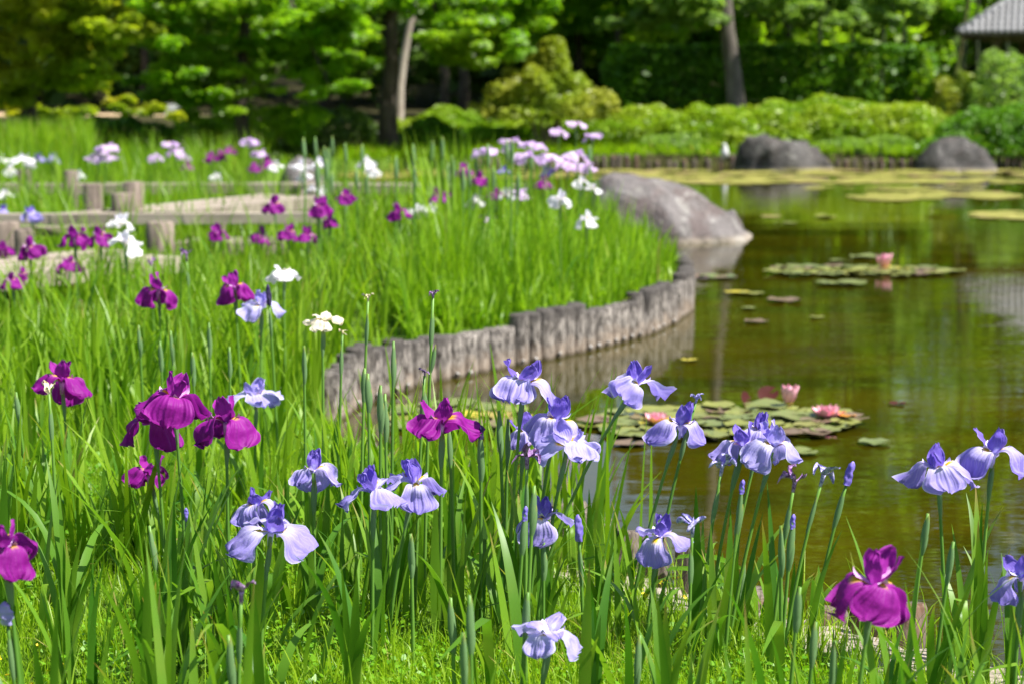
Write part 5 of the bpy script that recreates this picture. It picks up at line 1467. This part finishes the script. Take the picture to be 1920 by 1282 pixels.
# the boardwalk stays in view between the leaves
px_ = 960 + F * B[:, 0] / B[:, 1]
def cap(L, sel, py):
    return np.where(sel & (RNG.random(len(L)) < 0.86), np.minimum(L, np.maximum(0.08, CAMZ - (py - 150) * B[:, 1] / F - B[:, 2])), L)
L = cap(L, (px_ < 275) & (B[:, 1] < 10.7), 560)
L = cap(L, (px_ < 600) & (B[:, 1] > 10.7) & (B[:, 1] < 13.5), 462)
L = cap(L, (px_ < 600) & (B[:, 1] >= 13.5) & (B[:, 1] < 17.0), 402)
h = hero_filter(B, L, yaw); B, L, yaw, tt = B[h], L[h], yaw[h], tt[h]; n = len(B)
V, Fc, A = blades(B, L, RNG.uniform(.013, .025, n), yaw, np.abs(RNG.normal(.06, .10, n)), np.abs(RNG.normal(.40, .45, n)), tt, 5)
tag(obj('iris_leaves', mesh_np('iris_leaves', V, Fc, M['iris_leaf_f'], False, A)), 'dense green iris leaves filling the marsh around the boardwalk', 'iris leaves', kind='stuff')

B, s, yaw, tt = tufts(5200, (8, 15), 0.06, 9.0, 17.0, 0.05, 0.12, 0.3, 1.0, xmax=1.6, xmin=-1.1)
k = (B[:, 0] > -0.36 - 0.02 * B[:, 1]) & (np.hypot(B[:, 0] - corner[0], B[:, 1] - corner[1]) > 0.22); B, s, yaw, tt = B[k], s[k], yaw[k], tt[k]; n = len(B)
edge = np.clip((s - 0.1) / 0.9, 0.0, 1)
tall = RNG.random(n) < 0.22
L = RNG.uniform(.30, .74, n) * (0.28 + 0.72 * edge) * np.where(tall, 1.5, 1.0)
h = hero_filter(B, L, yaw); B, L, yaw, tt, tall = B[h], L[h], yaw[h], tt[h], tall[h]; n = len(B)
V, Fc, A = blades(B, L, RNG.uniform(.012, .027, n), yaw, np.abs(RNG.normal(.08, .14, n)), np.abs(RNG.normal(.7, .6, n)) * np.where(tall, 0.3, 1.0), tt, 5)
tag(obj('bed_leaves', mesh_np('bed_leaves', V, Fc, M['bed_leaf'], False, A)), 'soft bright leaves filling the bed behind the curved logs', 'iris leaves', kind='stuff')

# far marsh grass
B, s = sample_land(30000, 8.0, 37.0, 0.12, 0.30, 0.6, 1.0); k = B[:, 0] < 1.5; B = B[k]; n = len(B)
V, Fc, A = blades(B, RNG.uniform(.10, .28, n) * np.where(B[:, 1] < 13, .6, 1.0), RNG.uniform(.010, .022, n), RNG.random(n) * 6.28, np.abs(RNG.normal(.1, .2, n)), RNG.normal(.6, .5, n), RNG.random(n), 3)
tag(obj('marsh_grass', mesh_np('marsh_grass', V, Fc, M['grass'], False, A)), 'bright grass carpeting the far marsh', 'grass', kind='stuff')

B = []
for (x0, y0), (x1, y1) in zip(back[5:11], back[6:12]):
    for _ in range(900):
        f = R.random(); B.append((x0 + (x1 - x0) * f, y0 + (y1 - y0) * f + R.uniform(0.05, 1.1) , 0))
B = np.array(B); B[:, 2] = ground_h(B[:, :2]); n = len(B)
V, Fc, A = blades(B, RNG.uniform(.12, .34, n), RNG.uniform(.02, .035, n), RNG.normal(-1.6, 1.0, n), np.abs(RNG.normal(.3, .3, n)), RNG.normal(.9, .5, n), RNG.random(n), 3)
tag(obj('bank_grass', mesh_np('bank_grass', V, Fc, M['grass'], False, A)), 'rough grass hanging over the stakes of the far bank', 'grass', kind='stuff')
for lab, a_, b_, z_ in (('yellow-green iris blade lying flat across the rotten logs', (1268, 1044), (1392, 1066), 0.275), ('short yellow-green blade lying lower on the rotten logs', (1250, 1066), (1362, 1096), 0.245)):
    p, q = on(*a_, z_), on(*b_, z_); dv = q - p
    V = []
    for i in range(9):
        u = i / 8; w = 0.011 * (1 - max(0, u - 0.4) ** 2 * 2.6); sd_ = Vector((-dv.y, dv.x, 0)).normalized()
        c_ = p + dv * u + Vector((0, 0, 0.02 * math.sin(u * 3.1)))
        for j in (-1, 0, 1): V.append(tuple(c_ + sd_ * j * w + Vector((0, 0, -0.003 * (1 - abs(j)) + j * 0.004)) - p))
    o = MB().add(V, [(i * 3 + j, i * 3 + j + 1, i * 3 + 4 + j, i * 3 + 3 + j) for i in range(8) for j in range(2)]).obj('fallen_blade', M['bed_leaf'], None, True)
    o.location = p; tag(o, lab, 'leaf')
